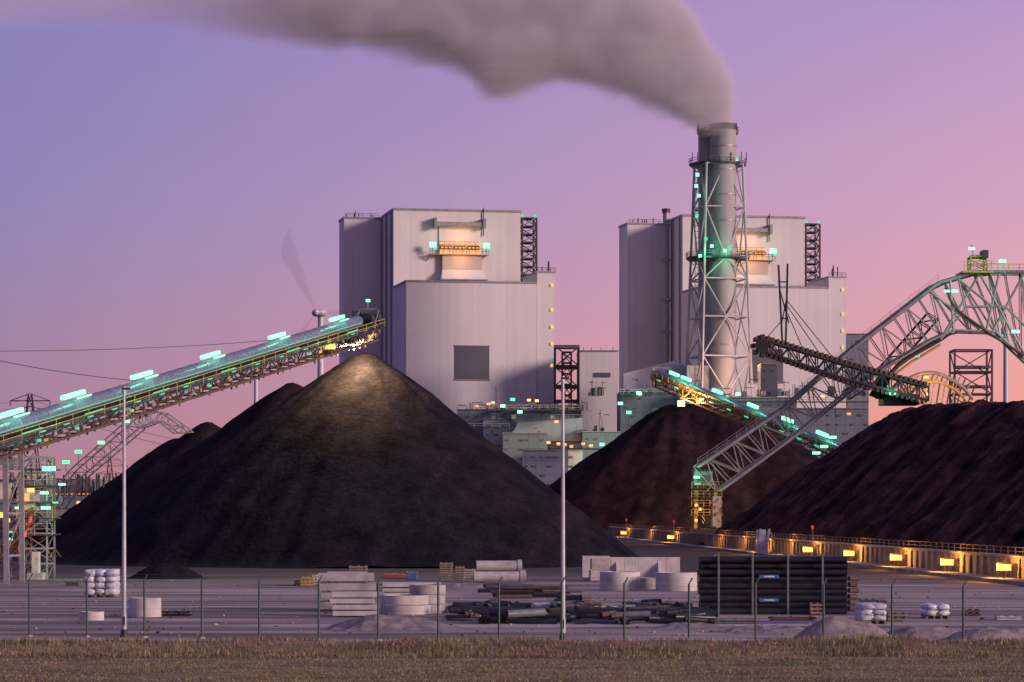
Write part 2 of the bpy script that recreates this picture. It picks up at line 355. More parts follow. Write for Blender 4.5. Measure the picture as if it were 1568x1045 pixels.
# ------------------------------------------------------------ boiler houses
TH=math.radians(11); ex,ey=math.cos(TH),math.sin(TH); nxx,nyy=-ey,ex
O=P(622,780,1010); O.z=0
def U(px,v):
    t=(px-784)/F; ax=O.x+v*nxx; ay=O.y+v*nyy; return (t*ay-ax)/(ex-t*ey)
def Z(u,v,py): return H+(YH-py)*(O.y+v*nyy+u*ey)/F
def boiler(name,loc):
    b=MB(); ur=U(822,0); zt=Z(0,0,432)
    b.bb(0,ur,0,30,0,zt,CLAD); b.bb(-.25,ur+.1,-.25,29.9,zt,zt+.7,STEEL)
    us=U(850,1); zs=Z(ur,1,418); b.bb(ur+.3,us,.8,26,0,zs,CLAD); b.bb(ur+.1,us+.2,.6,26.2,zs,zs+.6,STEEL)
    for k,py in enumerate((437,475,501,527,560)):
        z=Z(us-1,1,py); b.box((us-1.3,.6,z),(.8,.5,1.1),LY)
    ut=U(797,30); z2=Z(0,30,322); b.bb(0,ut,30,59,0,z2,CLAD); b.bb(-.3,ut+.3,29.7,59,z2,z2+.8,STEEL)
    ul=U(527,59); b.bb(ul,ut-4,59.05,73,0,z2-.5,CLAD); b.bb(ul-.3,0-.3,58.8,73.3,z2-.5,z2+.3,STEEL)
    rail(b,[(ul+1,60,z2+.3),(-1,60,z2+.3)],1.4,3,.12,DSTEEL)
    for k in range(7): u=random.uniform(ul+1,-1); b.beam((u,62,z2),(u,62,z2+random.uniform(1,3)),.3,DSTEEL)
    a0,a1=U(672,30),U(735,30); q=lambda py:Z(20,30,py)
    b.bb(U(663,30),U(740,30),27.2,30,q(347),q(341),STEEL)
    for px in(665,740): b.bb(U(px,30)-.5,U(px,30)+.5,26.6,30,q(350),q(335),STEEL)
    b.bb(a0,a1,29.6,30,q(392),q(347),CLAD)
    b.bb(a0+.5,a1-.5,29.3,29.6,q(391),q(370),LOSW)
    for i in range(3):
        s=a0+(a1-a0)*(i+.08)/3; e=a0+(a1-a0)*(i+.92)/3
        b.bb(s,e,29.05,29.5,q(390.5),q(377),DSTEEL)
        for j in range(3): c=s+(e-s)*(j+.5)/3; b.bb(c-.95,c+.95,28.8,29.1,q(389.5),q(383),LW); b.bb(c-.5,c+.5,28.8,29.1,q(381.5),q(378.5),LOS)
    for j in range(8): c=a0+(a1-a0)*(j+.5)/8; b.bb(c-.8,c+.8,28.9,29.2,q(374.8),q(371.8),LW)
    f0,f1=U(657,29),U(747,29); b.bb(f0,f1,26.8,29.9,q(391.5),q(390.5),STEEL); rail(b,[(f0,26.9,q(390)),(f1,26.9,q(390))],2,2.2,.14,DSTEEL)
    for uu in(f0+1,f1-1):
        b.box((uu,26.3,q(377)),(2.4,.8,1.9),LG); b.box((uu+.9,26.3,q(382)),(1.3,.6,.9),LGS)
        b.beam((uu,27,q(391)),(uu,27,q(376)),.3,STEEL); b.beam((uu,27,q(391)),(uu+(1 if uu<10 else -1)*2,29.9,q(400)),.3,STEEL)
    h0,h1,h2,h3=a0,a1,U(675,26),U(745,26)
    b.hexa([(h2,24.5,q(429)),(h3,24.5,q(429)),(h3,30,q(429)),(h2,30,q(429)),(h0+1,28,q(414)),(h1+.5,28,q(414)),(h1+.5,30,q(414)),(h0+1,30,q(414))],CLAD)
    b.bb(h0+1,h1+.4,28,30,q(414),q(392),LOSW)
    b.bb(h2-.3,h3+.3,24.1,30,q(431),q(429.2),STEEL)
    b.bb(U(697,0),U(749,0),-.35,0,Z(20,0,581),Z(20,0,530),DKPANEL)
    b.bb(U(697,0)-.4,U(749,0)+.4,-.45,0,Z(20,0,582.5),Z(20,0,581.2),STEEL); b.bb(U(697,0)-.4,U(749,0)+.4,-.45,0,Z(20,0,530),Z(20,0,528.8),STEEL)
    b.bb(U(760,0),U(820,0),-.3,0,Z(40,0,640),Z(40,0,592),CLAD)
    s0,s1=U(798,33),U(820,33); tower(b,s0,s1,31,37,zt,Z(50,33,335),9,.42,DSTEEL)
    for i in range(10):
        z=zt+(Z(50,33,335)-zt)*i/9; b.bb(s0,s1,31,37,z,z+.25,DSTEEL)
        if i<9: b.beam((s0+.5,30.9,z),(s1-.5,30.9,z+(Z(50,33,335)-zt)/9),.35,STEEL)
    for i in (0,2): b.box((s0+i*2.4,30.7,Z(50,33,332)),(.9,.5,.9),LGS)
    b.beam((U(740,30),29.5,z2-9),(U(740,30),29.5,z2+1.5),.3,DSTEEL)
    rail(b,[(ur+.5,1,zs+.6),(us,1,zs+.6)],1.3,1.5,.15,DSTEEL)
    for i in range(4): u=random.uniform(ur+1,us-1); b.beam((u,4,zs),(u,4,zs+random.uniform(2,5)),.35,DSTEEL)
    for v in(33,45,57): b.cyl((-.5,v,0),(-.5,v,z2),.35,STEEL,n=6)
    o=b.obj(name,loc,TH)
    for uu in(f0+1,f1-1): light('green_floodlight',o.matrix_basis@V((uu,25.3,q(376))),GC,500,o,.5)
    light('intake_floodlight',o.matrix_basis@V(((a0+a1)/2,24.,q(398))),(1,.45,.15),1300,o,2.)
    light('hood_floodlight',o.matrix_basis@V(((a0+a1)/2,25.,q(362))),(1,.45,.15),900,o,2.)
    return o
boiler('boiler_house',V(O))
O2=P(1077,780,1032); O2.z=0
boiler('boiler_house',V(O2))
b=MB(); p=P(1020,780,1075)
b.cyl((p.x,p.y,0),(p.x,p.y,P(0,322,1075).z),1.25,STEEL,n=14)
b.cyl((p.x,p.y,P(0,326,1075).z),(p.x,p.y,P(0,320,1075).z),1.6,DSTEEL,n=14)
for py in(345,400,460,510): b.bb(p.x-1.9,p.x+1.9,p.y-2,p.y+2,P(0,py,1075).z,P(0,py,1075).z+.6,STEEL)
b.obj('exhaust_pipe')
def bx(b,px0,px1,pyt,pyb,d,dep,m):
    a=P(px0,pyb,d);c=P(px1,pyt,d); b.bb(a.x,c.x,d,d+dep,max(0,a.z),c.z,m)
b=MB(); a=P(850,628,985);c=P(886,530,985)
tower(b,a.x,c.x,985,993,0,c.z,9,.5,DSTEEL)
tower(b,a.x+2.5,c.x-2.5,987,991,0,c.z-2,16,.4,DSTEEL)
for py in(560,590,612): bx(b,852,884,py,py+5,986,6,DKPANEL)
bx(b,849,887,530,533,984.5,9,STEEL)
b.obj('steel_frame_tower')
b=MB(); bx(b,886,947,538,790,1000,30,CLAD); bx(b,885.5,947.5,536.5,538,999.5,31,STEEL); bx(b,911,935,571,577.5,999.6,.4,DKPANEL)
for px in(893,905,920,938): bx(b,px,px+.8,532,537,1005,.5,DSTEEL)
b.obj('annex_building')
b=MB(); 
a=[P(955,572,960),P(1035,552,960),P(1035,790,960),P(955,790,960)]
b.hexa([(a[3].x,960,0),(a[2].x,960,0),(a[2].x,985,0),(a[3].x,985,0),(a[0].x,960,a[0].z),(a[1].x,960,a[1].z),(a[1].x,985,a[1].z),(a[0].x,985,a[0].z)],CLAD)
bx(b,1035,1052,558,790,955,20,WHITE); bx(b,1052,1090,560,790,950,14,CLAD)
b.obj('transfer_building')

# ------------------------------------------------------------ chimney
b=MB(); D=950; sc=F/D; cx=(1107-784)/sc; zt=P(0,193,D).z
zf=lambda py:P(0,py,D).z
b.cyl((cx,D,0),(cx,D,zt),4.4,STACK,n=36); b.cyl((cx-3.4,D+8.5,0),(cx-3.4,D+8.5,zt-.6),4.3,STACK,n=36)
for py in(199,226,262,300,340,380,430,480,530): b.ring((cx,D,zf(py)),4.55,4.3,.5,STEEL,n=36)
b.ring((cx,D,zf(193)-1.4),4.7,4.0,1.9,DSTEEL,n=36); b.ring((cx-3.4,D+8.5,zf(194)-1.4),4.6,4.0,1.6,DSTEEL,n=36)
def deck(py,r,m=STEEL,h=1.6):
    c=V((cx-1.5,D+4,zf(py))); b.ring(c,r,4.,.6,DSTEEL,n=16)
    pts=[c+V((math.cos(t*math.pi/8)*r,math.sin(t*math.pi/8)*r,.6)) for t in range(17)]; rail(b,pts,h,2,.16,m)
    for t in range(0,16,2):
        q=V((math.cos(t*math.pi/8),math.sin(t*math.pi/8),0)); b.beam(c+q*r*.98,c+q*(r*.7)-V((0,0,2.2)),.25,m)
deck(203,6.9); deck(252,9.6); deck(396,10.6)
levels=[252,318,396,428,486,546,606,700]; rot=math.radians(14)
def leg(k,py):
    f=(py-252)/(606-252); r=(8.3+3.2*f)*1.26; a=rot+math.pi/4+k*math.pi/2
    return V((cx-1.2+math.cos(a)*r*.86,D+4+math.sin(a)*r,zf(py)))
LST=mat('stack_frame_steel',(.36,.33,.33),rough=.6,var=.15,scale=.2)
for i in range(len(levels)-1):
    for k in range(4):
        A,B=leg(k,levels[i]),leg(k,levels[i+1]); C,E=leg((k+1)%4,levels[i]),leg((k+1)%4,levels[i+1])
        b.cyl(A,B,.42,LST,n=8); b.cyl(B,E,.3,LST,n=6)
        mid=(A+C)/2
        if i%2==0: b.cyl(mid,B,.28,LST,n=6); b.cyl(mid,E,.28,LST,n=6)
        else: 
            mid=(B+E)/2; b.cyl(A,mid,.28,LST,n=6); b.cyl(C,mid,.28,LST,n=6)
        if levels[i] in(252,396): b.cyl(A,C,.3,LST,n=6)
lx=cx-8.6
for z in range(40,int(zf(256)),2): b.bb(lx-.7,lx+.7,D-.5,D+.5,z,z+.15,STEEL)
b.beam((lx-.7,D,30),(lx-.7,D,zf(256)),.22,STEEL); b.beam((lx+.7,D,30),(lx+.7,D,zf(256)),.22,STEEL)
GL=[(1068,268),(1066,285),(1070,300),(1067,330),(1090,377),(1110,384),(1129,243),(1072,392),(1117,380),(1081,366)]
for px,py in GL: q=P(px,py,D-9.8); b.box(q,(1.1,1,1.),LGS if px%2 else LG)
for px in(1069,1128): q=P(px,200,D-3); b.beam(q,q+V((0,0,2.4)),.25,DSTEEL)
for px in(1060,1068,1120,1135,1143): q=P(px,248,D-4); b.beam(q,q+V((0,0,3.2)),.25,DSTEEL)
co_=b.obj('chimney')
for px,py,e in((1069,290,450),(1082,385,1000),(1114,390,1100),(1128,246,350),(1066,335,300)): light('green_lamp',P(px,py,D-9.5),GC,e,co_,.5)
for px,py in((1118,590),(1130,560)): light('base_floodlight',P(px,py,D-16),(1,.62,.4),4500,co_,.8)

# ------------------------------------------------------------ low process buildings
b=MB()
rows=[(700,890,628,790,920,30,CLAD2),(740,800,642,790,905,20,WHITE),(785,892,636,790,900,25,CLAD2),(790,890,646,700,895,6,WHITE),
      (770,838,664,790,880,20,CLAD2),(832,892,690,790,870,20,WHITE),(892,950,662,790,880,20,CLAD2),(800,870,690,790,860,12,CLAD2),
      (950,1040,600,790,900,30,CLAD2),(1040,1110,604,790,895,20,CLAD2),(1110,1220,610,790,900,30,CLAD2),(1220,1330,626,790,905,30,CLAD2),(1165,1190,558,790,915,12,DKPANEL),(1297,1330,512,790,1060,30,CLAD2)]
for r in rows: bx(b,*r); bx(b,r[0]-.5,r[1]+.5,r[2]-1.2,r[2],r[4]-.5,r[5]+1,STEEL)
for r in rows:
    for k in range(int((r[1]-r[0])/11)):
        px=r[0]+5+k*11+random.uniform(-2,2)
        for yy in range(int(r[2])+9,int(r[2])+60,14):
            if random.random()<.5: bx(b,px,px+random.choice((2,4,7)),yy,yy+2.4,r[4]-.3,.4,DKPANEL)
a=P(775,646,893);c=P(892,646,893)
b.hexa([(a.x,893,P(0,676,893).z),(c.x,893,P(0,676,893).z),(c.x,899,P(0,676,893).z),(a.x,899,P(0,676,893).z),(a.x+4,893,P(0,648,893).z),(c.x,893,P(0,640,893).z),(c.x,899,P(0,640,893).z),(a.x+4,899,P(0,648,893).z)],WHITE)
for k in range(420):
    z_=random.random(); px=random.uniform(700,890) if z_<.4 else (random.uniform(948,1330) if z_<.75 else random.uniform(835,925))
    base=(627 if px<900 else 604) if random.random()<.55 else random.choice((662,684,690,640)); d=random.uniform(880,918)
    hh=random.uniform(2,11) if px<900 else random.uniform(2,24)
    t=random.random(); m=random.choice((STEEL,DSTEEL,CLAD2,RUST,DSTEEL,DSTEEL))
    if t<.5: bx(b,px,px+random.uniform(.5,1.2),base-hh,base+2,d,.6,m)
    elif t<.8: bx(b,px,px+random.uniform(4,18),base-hh,base-hh+1,d,.8,m)
    else: bx(b,px,px+random.uniform(3,8),base-hh*.6,base+2,d,4,m)
for px0,px1,py,d in((700,890,624,893),(838,925,684,868),(950,1120,600,885),(1120,1330,612,890),(700,780,652,903),(1000,1200,630,890)):
    q0,q1=P(px0,py+4,d-14),P(px1,py+4,d-14); b.beam(q0,q1,.4,DSTEEL); rail(b,[q0,q1],1.5,2.5,.16,STEEL)
for px,py in((755,617),(822,614),(810,613),(748,619),(855,680),(875,684),(865,681),(905,683),(980,604),(1260,607),(1300,634),(840,678),(893,680),(730,622),(852,646)):
    q=P(px,py,864); b.box(q,(1.1,.6,.7),LOS if px%3 else LO)
for px,py in((978,602),(963,632),(1130,604),(922,681),(796,631),(1090,601),(785,612),(770,622),(950,618)): q=P(px,py,864); b.box(q,(1.5,.6,.9),LGS if px%2 else LG)
pl=b.obj('process_buildings')
for px,py,c in((755,612,OC),(820,610,OC),(866,676,OC),(978,598,GC),(962,628,GC),(1125,598,GC),(918,676,GC),(792,624,GC),(1290,628,OC),(900,676,OC)): light('plant_lamp',P(px,py,861),c,2600,pl,.8)

b=MB(); a=P(1462,610,900);c=P(1519,536,900); tower(b,a.x,c.x,900,910,0,c.z,8,.4,DSTEEL)
for py in(560,568,590): bx(b,1464,1517,py,py+4,902,6,DKPANEL)
b.obj('steel_frame_tower')
def mast(name,px,pyt,d,r):
    b=MB(); p=P(px,pyt,d); b.cyl((p.x,d,0),p,r,POLE,r2=r*.7,n=14); b.cyl(p,p+V((0,0,r*2)),r*1.4,POLE,n=10); b.beam(p+V((0,0,r*2)),p+V((0,0,r*6)),r*.3,DSTEEL); b.obj(name)
mast('flue_mast',392,576,1300,1.3); mast('flue_mast',1540,512,1300,1.5)

# wind turbine
FAN=bpy.data.materials.new('spinning_blade'); FAN.use_nodes=True; nn=FAN.node_tree.nodes; ll=FAN.node_tree.links
tr=nn.new('ShaderNodeBsdfTransparent'); ms=nn.new('ShaderNodeMixShader'); ms.inputs[0].default_value=.07
pb=nn['Principled BSDF']; pb.inputs['Base Color'].default_value=(.15,.15,.18,1)
ll.new(tr.outputs[0],ms.inputs[1]); ll.new(pb.outputs[0],ms.inputs[2]); ll.new(ms.outputs[0],nn['Material Output'].inputs[0])
b=MB(); hb=P(491,482,1500); b.cyl((hb.x,1500,0),hb,2.3,POLE,r2=1.5,n=18)
b.blob(hb+V((-.5,-1,.8)),(4.2,5,2.1),POLE,amp=.05,power=.8); b.blob(hb+V((-2,-6,.8)),(1.8,2,1.8),POLE,amp=0)
hub=hb+V((-2,-6.5,.8))
for a0 in(114,-6,234):
    L=46 if a0==114 else 34
    for j in range(11):
        a=math.radians(a0-7+j*1.3); aa=math.radians(a0-7+(j+2.6)*1.3)
        b.add([hub+V((0,-.05*j,0)),hub+V((math.cos(a)*L*(1-.015*j),-.05*j,math.sin(a)*L*(1-.015*j))),hub+V((math.cos(aa)*L*(1-.03*j),-.05*j,math.sin(aa)*L*(1-.03*j)))],[(0,1,2)],FAN)
b.obj('wind_turbine')

def pylon(px,pyt,d):
    b=MB(); p=P(px,pyt,d); h=p.z; x=p.x
    N=9
    for i in range(N):
        for s in(-1,1):
            for t in(-1,1):
                w0=4*(1-i/N)+.6;w1=4*(1-(i+1)/N)+.6
                b.beam((x+s*w0,d+t*w0,h*i/N),(x+s*w1,d+t*w1,h*(i+1)/N),.35,DSTEEL)
            b.beam((x+s*w0,d-w0,h*i/N),(x-s*w1,d-w1,h*(i+1)/N),.22,DSTEEL)
    for f,L in((.72,9),(.85,12),(.95,7)):
        b.beam((x-L,d,h*f),(x+L,d,h*f),.35,DSTEEL); b.beam((x-L,d,h*f),(x,d,h*f+2.5),.25,DSTEEL); b.beam((x+L,d,h*f),(x,d,h*f+2.5),.25,DSTEEL)
        for s in(-1,1): b.beam((x+s*L,d,h*f),(x+s*L,d,h*f-2),.3,DSTEEL)
    b.obj('electricity_pylon')
pylon(46,604,1000); pylon(15,690,1700); pylon(168,700,1900)
b=MB()
def sag(p,q,s,r,m=WIRE,n=14):
    pr=p
    for i in range(1,n+1):
        t=i/n; c=p.lerp(q,t)-V((0,0,s*4*t*(1-t))); b.beam(pr,c,r,m); pr=c
for py0,py1 in((612,625),(622,640)): sag(P(-250,py0-20,980),P(46,py0,1000),4,.14); sag(P(46,py0,1000),P(520,py1+70,1350),6,.14)
b.obj('power_line')
b=MB()
for r in((-150,60,735,790,760,40,CLAD2),(60,135,734,790,800,40,CLAD2),(110,182,752,790,700,30,CLAD2),(-100,70,770,790,620,20,CLAD2),(60,200,778,800,560,20,CLAD2)):
    bx(b,*r); bx(b,r[0]-.5,r[1]+.5,r[2]-1.2,r[2],r[4]-.5,r[5]+1,STEEL)
for k in range(60):
    px=random.uniform(50,185); d=690; bx(b,px,px+random.uniform(.6,3),random.uniform(724,748),760,d,1,random.choice((STEEL,DSTEEL,RUST)))
for i in range(14): bx(b,60+i*6,63+i*6,756,757.5,688,.5,LOS)
for px,py in((133,767),(122,771)): b.box(P(px,py,555),(1.1,.5,.8),LO)
ds=b.obj('storage_sheds'); light('yard_lamp',P(133,765,550),OC,2500,ds,.5)

# ------------------------------------------------------------ left stacker conveyor
b=MB(); A0=P(0,660,200);B0=P(566,489,285); dv=B0-A0
def on(px):
    t=(px-784)/F; s=(t*A0.y-A0.x)/(dv.x-t*dv.y); return A0+dv*s
S=on(-180); ax=dv.normalized(); side=V((-ax.y,ax.x,0)).normalized(); up=V((0,0,1))
R=Matrix((ax,side,ax.cross(side))).transposed()
near=-side if (-side).y<0 else side
b.cyl(S+up*.12,on(548)+up*.12,.56,TUBE,n=20)
for k in range(40):
    c=S.lerp(on(545),k/40); b.cyl(c+up*.12,c+up*.12+ax*.14,.585,STEEL,n=20)
lattice(b,[S-up*.6,B0-up*.6],[S-up*1.6,B0-up*2.1],side*1.7,42,.10,RUST,.2,xb=False)
b.beam(S-up*.66,B0-up*.66,1.5,DSTEEL,h=.14)
for s in(-1,1):
    q=side*(s*1.25); b.beam(S+q-up*.75,B0+q-up*.8,.7,DSTEEL,h=.08)
rail(b,[S+near*1.55-up*.75,B0+near*1.55-up*.8],.8,3.0,.055,YEL)
for k in range(60):
    c=S.lerp(B0,k/60)-up*(1.65+.5*k/60); b.beam(c,c-up*random.uniform(.2,.55)+ax*random.uniform(-.4,.4),.13,YEL if k%3==0 else RUST)
    c2=S.lerp(B0,(k+.5)/60)+near*.86-up*random.uniform(.8,1.5); b.box(c2,(random.uniform(.3,.9),.12,random.uniform(.15,.4)),random.choice((YEL,DSTEEL,DSTEEL,STEEL)),R=R)
b.beam(S+near*.60+up*.02,on(545)+near*.60+up*.02,.05,LGD,h=.08)  # glowing line painted along the cover, standing for green lamplight on its edge
LPX=[15,112,217,322,424,516]
for px in LPX:
    c=on(px)+up*1.04; b.box(c,(4.2,.3,.32),LG,R=R); b.box(c-up*.30+ax*1.4+near*.3,(2.6,.15,.11),LG,R=R)
    b.beam(c-up*.7,c,.09,STEEL)
    b.box(c+near*1.2-up*1.42+ax*1.2,(3.4,.1,.10),LGS,R=R)
for k in range(14):
    c=on(40+k*37)+near*1.3-up*.62; b.box(c,(.9,.1,.07),LGS,R=R)
for px in(455,300,180,95,36): b.box(on(px)+near*1.2-up*1.2,(.35,.2,.18),LGS,R=R)
hp=on(566)
for s in(-1,1):
    for t in(0,2.4): b.beam(hp+side*s-up*1.3-ax*t,hp+side*s+up*1.1-ax*t,.14,DSTEEL)
    b.beam(hp+side*s+up*1.1,hp+side*s+up*.6-ax*2.4,.14,DSTEEL); b.beam(hp+side*s-up*1.3,hp+side*s+up*.6-ax*2.4,.1,STEEL); b.beam(hp+side*s-up*1.3-ax*2.4,hp+side*s+up*1.1,.1,STEEL)
b.cyl(hp-side*1.1,hp+side*1.1,.6,DSTEEL,n=16); b.box(hp-up*1.+ax*.3,(1.6,1.7,1.2),RUST,R=R); b.box(hp-up*1.8-ax*.2,(1.0,1.2,.8),DSTEEL,R=R)
b.box(on(540)-up*1.4,(5,1.6,.5),DSTEEL,R=R); b.box(on(505)-up*1.9,(4,1.2,.3),RUST,R=R)
b.beam(hp+up*1.1-ax*.6,hp+up*1.9-ax*.6,.1,STEEL); b.box(hp+up*1.9-ax*.55,(.45,.3,.28),LG)
for t in(.3,1.2,2.1): b.beam(hp-side*1+up*1.1-ax*t,hp+side*1+up*1.1-ax*t,.1,STEEL)
b.box(on(484)+near*1.4-up*1.1,(.9,.3,.45),LO)
sag(P(-60,538,205),on(430)+up*.6,.3,.05,DSTEEL); sag(P(-60,540,200),on(214)+up*.6,.25,.05,DSTEEL)
for px in(8,32):
    t=on(px); b.beam(V((t.x,t.y,t.z-1.3)),V((t.x+.1,t.y,0)),.36,STEEL)
t=on(8);u=on(32)
for z in(2,5,8): b.beam((t.x,t.y,z),(u.x,u.y,z),.15,STEEL)
for z in(2,5): b.beam((t.x,t.y,z),(u.x,u.y,z+3),.1,STEEL)
st=b.obj('stacker_conveyor')
for px in LPX: light('green_lamp',on(px)+up*1.4+near*1.1,GC,150,st,.2)
for px in(170,370,470,60,270): light('green_walkway_lamp',on(px)+near*2.2-up*.5,GC,50,st,.15)
light('spill_floodlight',P(545,535,279.5),(1,.70,.30),14000,st,.25)
light('head_floodlight',on(484)+near*2.0-up*1.1,OC,220,st,.15)

# left transfer tower
b=MB(); D=215
def t3(px,py,dd=0): return P(px,py,D+dd)
a=t3(36,905);c=t3(72,700); tower(b,a.x,c.x,D,D+3.5,0,c.z,8,.09,STEEL)
tower(b,t3(2,0).x,t3(26,0).x,D+1,D+4,0,t3(0,715).z,7,.09,STEEL)
for py in(720,745,770,795,820): b.bb(t3(28,0).x,t3(82,0).x,D-.6,D+3.6,t3(0,py).z,t3(0,py).z+.1,DSTEEL); rail(b,[(t3(28,0).x,D-.6,t3(0,py).z),(t3(82,0).x,D-.6,t3(0,py).z)],.9,1.2,.04,YEL if py==795 else STEEL)
b.bb(t3(28,0).x,t3(54,0).x,D-.3,D+2,t3(0,782).z,t3(0,748).z,CONC); b.bb(t3(36,0).x,t3(46,0).x,D-.36,D-.3,t3(0,770).z,t3(0,756).z,LW)
b.bb(t3(-20,0).x,t3(18,0).x,D-.3,D+3,t3(0,765).z,t3(0,740).z,CONC); b.bb(t3(-30,0).x,t3(20,0).x,D,D+2,t3(0,712).z,t3(0,700).z,STEEL)
lattice(b,[t3(-60,900),t3(52,778)],[t3(-60,922),t3(56,796)],V((0,1.6,0)),9,.08,RUST,.14)
for py,px in((796,47),(806,42),(817,38),(828,35),(840,31)): b.box(t3(px,py,-.6),(.22,.2,.5),LR)
for px,py,s in((75,718,1.),(68,755,.6),(70,778,.7),(95,742,.5),(101,708,.4),(120,692,.4),(14,826,.5),(15,815,.4),(28,778,.5),(85,770,.4)): b.box(t3(px,py,-.9),(s,.25,s*.35),LG if s>.45 else LGS)
for px,py in((5,790),(10,797),(47,751),(2,788)): b.box(t3(px,py,-.9),(.5,.2,.3),LO)
for k in range(46):
    px=random.uniform(-5,85);py=random.uniform(705,880); b.beam(t3(px,py,random.uniform(0,3)),t3(px+random.uniform(-12,12),py+random.uniform(-14,14),random.uniform(0,3)),.09,random.choice((YEL,STEEL,RUST,DSTEEL,DSTEEL)))
b.bb(t3(52,0).x,t3(62,0).x,D-1,D,0,t3(0,845).z,CONC); b.bb(t3(46,0).x,t3(70,0).x,D-1.4,D+.4,0,.5,CONC)
tt=b.obj('transfer_tower')
for px,py,c_,e in((75,722,GC,90),(66,765,GC,80),(40,745,OC,60),(8,792,OC,100),(38,826,(1,.05,.05),70),(95,805,GC,80),(105,852,GC,140)): light('tower_lamp',t3(px,py,-2.),c_,e,tt,.2)

b=MB(); D2=300
lattice(b,[P(78,768,D2),P(110,722,D2),P(205,640,D2)],[P(96,778,D2),P(125,735,D2),P(218,656,D2)],V((.4,2,0)),10,.07,STEEL,.14,xb=False)
lattice(b,[P(205,640,D2),P(245,628,D2),P(292,662,D2)],[P(215,656,D2),P(245,645,D2),P(270,664,D2)],V((.4,2,0)),6,.07,STEEL,.14,xb=False)
for px,py in((120,692),(101,708),(155,678),(193,645)): b.box(P(px,py,D2-1.6),(.7,.3,.35),LG); b.beam(P(px,py,D2-1.4),P(px,py+14,D2-1.2),.08,STEEL)
for k in range(12): b.beam(P(60+k*9,790-k*4,D2),P(62+k*9,770-k*4,D2),.1,STEEL)
b.obj('portal_reclaimer')

# ------------------------------------------------------------ right portal reclaimer
b=MB(); D3=450
q=lambda px,py,dd=0:P(px,py,D3+dd)
outer=[q(1066,716),q(1200,626),q(1300,538),q(1432,436),q(1490,419),q(1610,419),q(1760,490)]
inner=[q(1100,752),q(1215,668),q(1325,580),q(1420,524),q(1455,508),q(1520,510),q(1568,556),q(1740,700)]
lattice(b,outer,inner,V((1.2,5,0)),34,.17,STEEL,.32,xb=False)
b.pipe([p+V((0,-3,0)) for p in outer],.28,STEEL); b.pipe([p+V((0,-3,0)) for p in inner],.2,STEEL)
for (x0,y0,x1,y1) in((1420,444,1500,505),(1455,430,1460,508),(1500,419,1440,520),(1500,419,1570,545),(1530,419,1510,508),(1440,520,1480,470),(1480,470,1540,470),(1540,470,1590,520),(1468,428,1520,470),(1568,419,1520,508)):
    b.cyl(q(x0,y0,-3),q(x1,y1,-3),.2,STEEL,n=8); b.cyl(q(x0,y0,3),q(x1,y1,3),.16,DSTEEL,n=8)
b.pipe(smooth([q(1340,610,-2),q(1375,560,-2),q(1440,520,-2),q(1455,508,-2)]),.35,DSTEEL)
b.pipe([q(1335,600,-2),q(1395,555,-2),q(1440,528,-2)],.2,YEL)
b.pipe(smooth([q(1448,440,-3.2),q(1462,470,-3.2),q(1500,500,-3.2),q(1568,545,-3.2)]),.22,RUST)
b.bb(q(1468,0).x,q(1514,0).x,D3-4,D3+3,q(0,421).z,q(0,418).z,YEL)
rail(b,[(q(1470,0).x,D3-4,q(0,418).z),(q(1512,0).x,D3-4,q(0,418).z)],1.5,1.2,.1,YEL)
tower(b,q(1482,0).x,q(1506,0).x,D3-3,D3,q(0,418).z,q(0,396).z,2,.14,YEL)
b.bb(q(1484,0).x,q(1506,0).x,D3-3,D3,q(0,396).z,q(0,393).z,YEL); b.bb(q(1500,0).x,q(1508,0).x,D3-3.5,D3,q(0,398).z,q(0,386).z,DSTEEL)
b.beam(q(1490,393,-3),q(1488,375,-3),.14,STEEL)
for px,py,s in((1488,381,1.),(1535,400,1.1),(1462,446,1.),(1450,446,.9),(1555,508,1.2)): b.box(q(px,py,-5),(s,.4,s*.4),LG)
b.beam(q(1535,400,-4.5),q(1539,420,-4.5),.14,STEEL)
rail(b,[q(1512,417,-4),q(1610,418,-4)],1.3,1.5,.1,YEL)
rail(b,[p+V((0,-3.2,.3)) for p in outer[:4]],1.0,1.8,.06,STEEL)
for px in(1066,1096):
    b.beam(q(px,745,-1),q(px-1,812,-1),.5,YEL); b.beam(q(px,745,3),q(px-1,812,3),.5,YEL)
for py in(748,762,776,790): b.bb(q(1058,0).x,q(1104,0).x,D3-2,D3+4,q(0,py).z,q(0,py).z+.12,RUST); rail(b,[(q(1058,0).x,D3-2,q(0,py).z),(q(1104,0).x,D3-2,q(0,py).z)],1,.9,.08,YEL)
b.bb(q(1062,0).x,q(1090,0).x,D3-1.8,D3+3,q(0,745).z,q(0,722).z,STEEL); b.bb(q(1067,0).x,q(1086,0).x,D3-1.9,D3-1.8,q(0,738).z,q(0,728).z,DKPANEL)
b.bb(q(1060,0).x,q(1092,0).x,D3-2,D3+3.2,q(0,722).z,q(0,719).z,DSTEEL)
b.bb(q(1090,0).x,q(1103,0).x,D3-2.2,D3+1,q(0,808).z,q(0,760).z,STEEL); b.bb(q(1060,0).x,q(1106,0).x,D3-2.4,D3+4.5,q(0,818).z,q(0,810).z,DSTEEL)
for px in(1065,1075,1090,1100): b.cyl(q(px,816,-2.6),q(px,816,-2),.45,DSTEEL,n=12)
for k in range(30): px=random.uniform(1058,1104);py=random.uniform(745,806); b.beam(q(px,py,-2.3),q(px+random.uniform(-8,8),py+random.uniform(-10,10),-2.3),.12,random.choice((YEL,DSTEEL,RUST,DSTEEL)))
b.box(q(1067,731,-2.6),(1.,.3,.4),LG); b.box(q(1068,741,-2.6),(1.,.3,.25),LGS)
for px,py in((1066,774),(1072,780),(1066,797)): b.box(q(px,py,-2.8),(.4,.3,.4),LO)
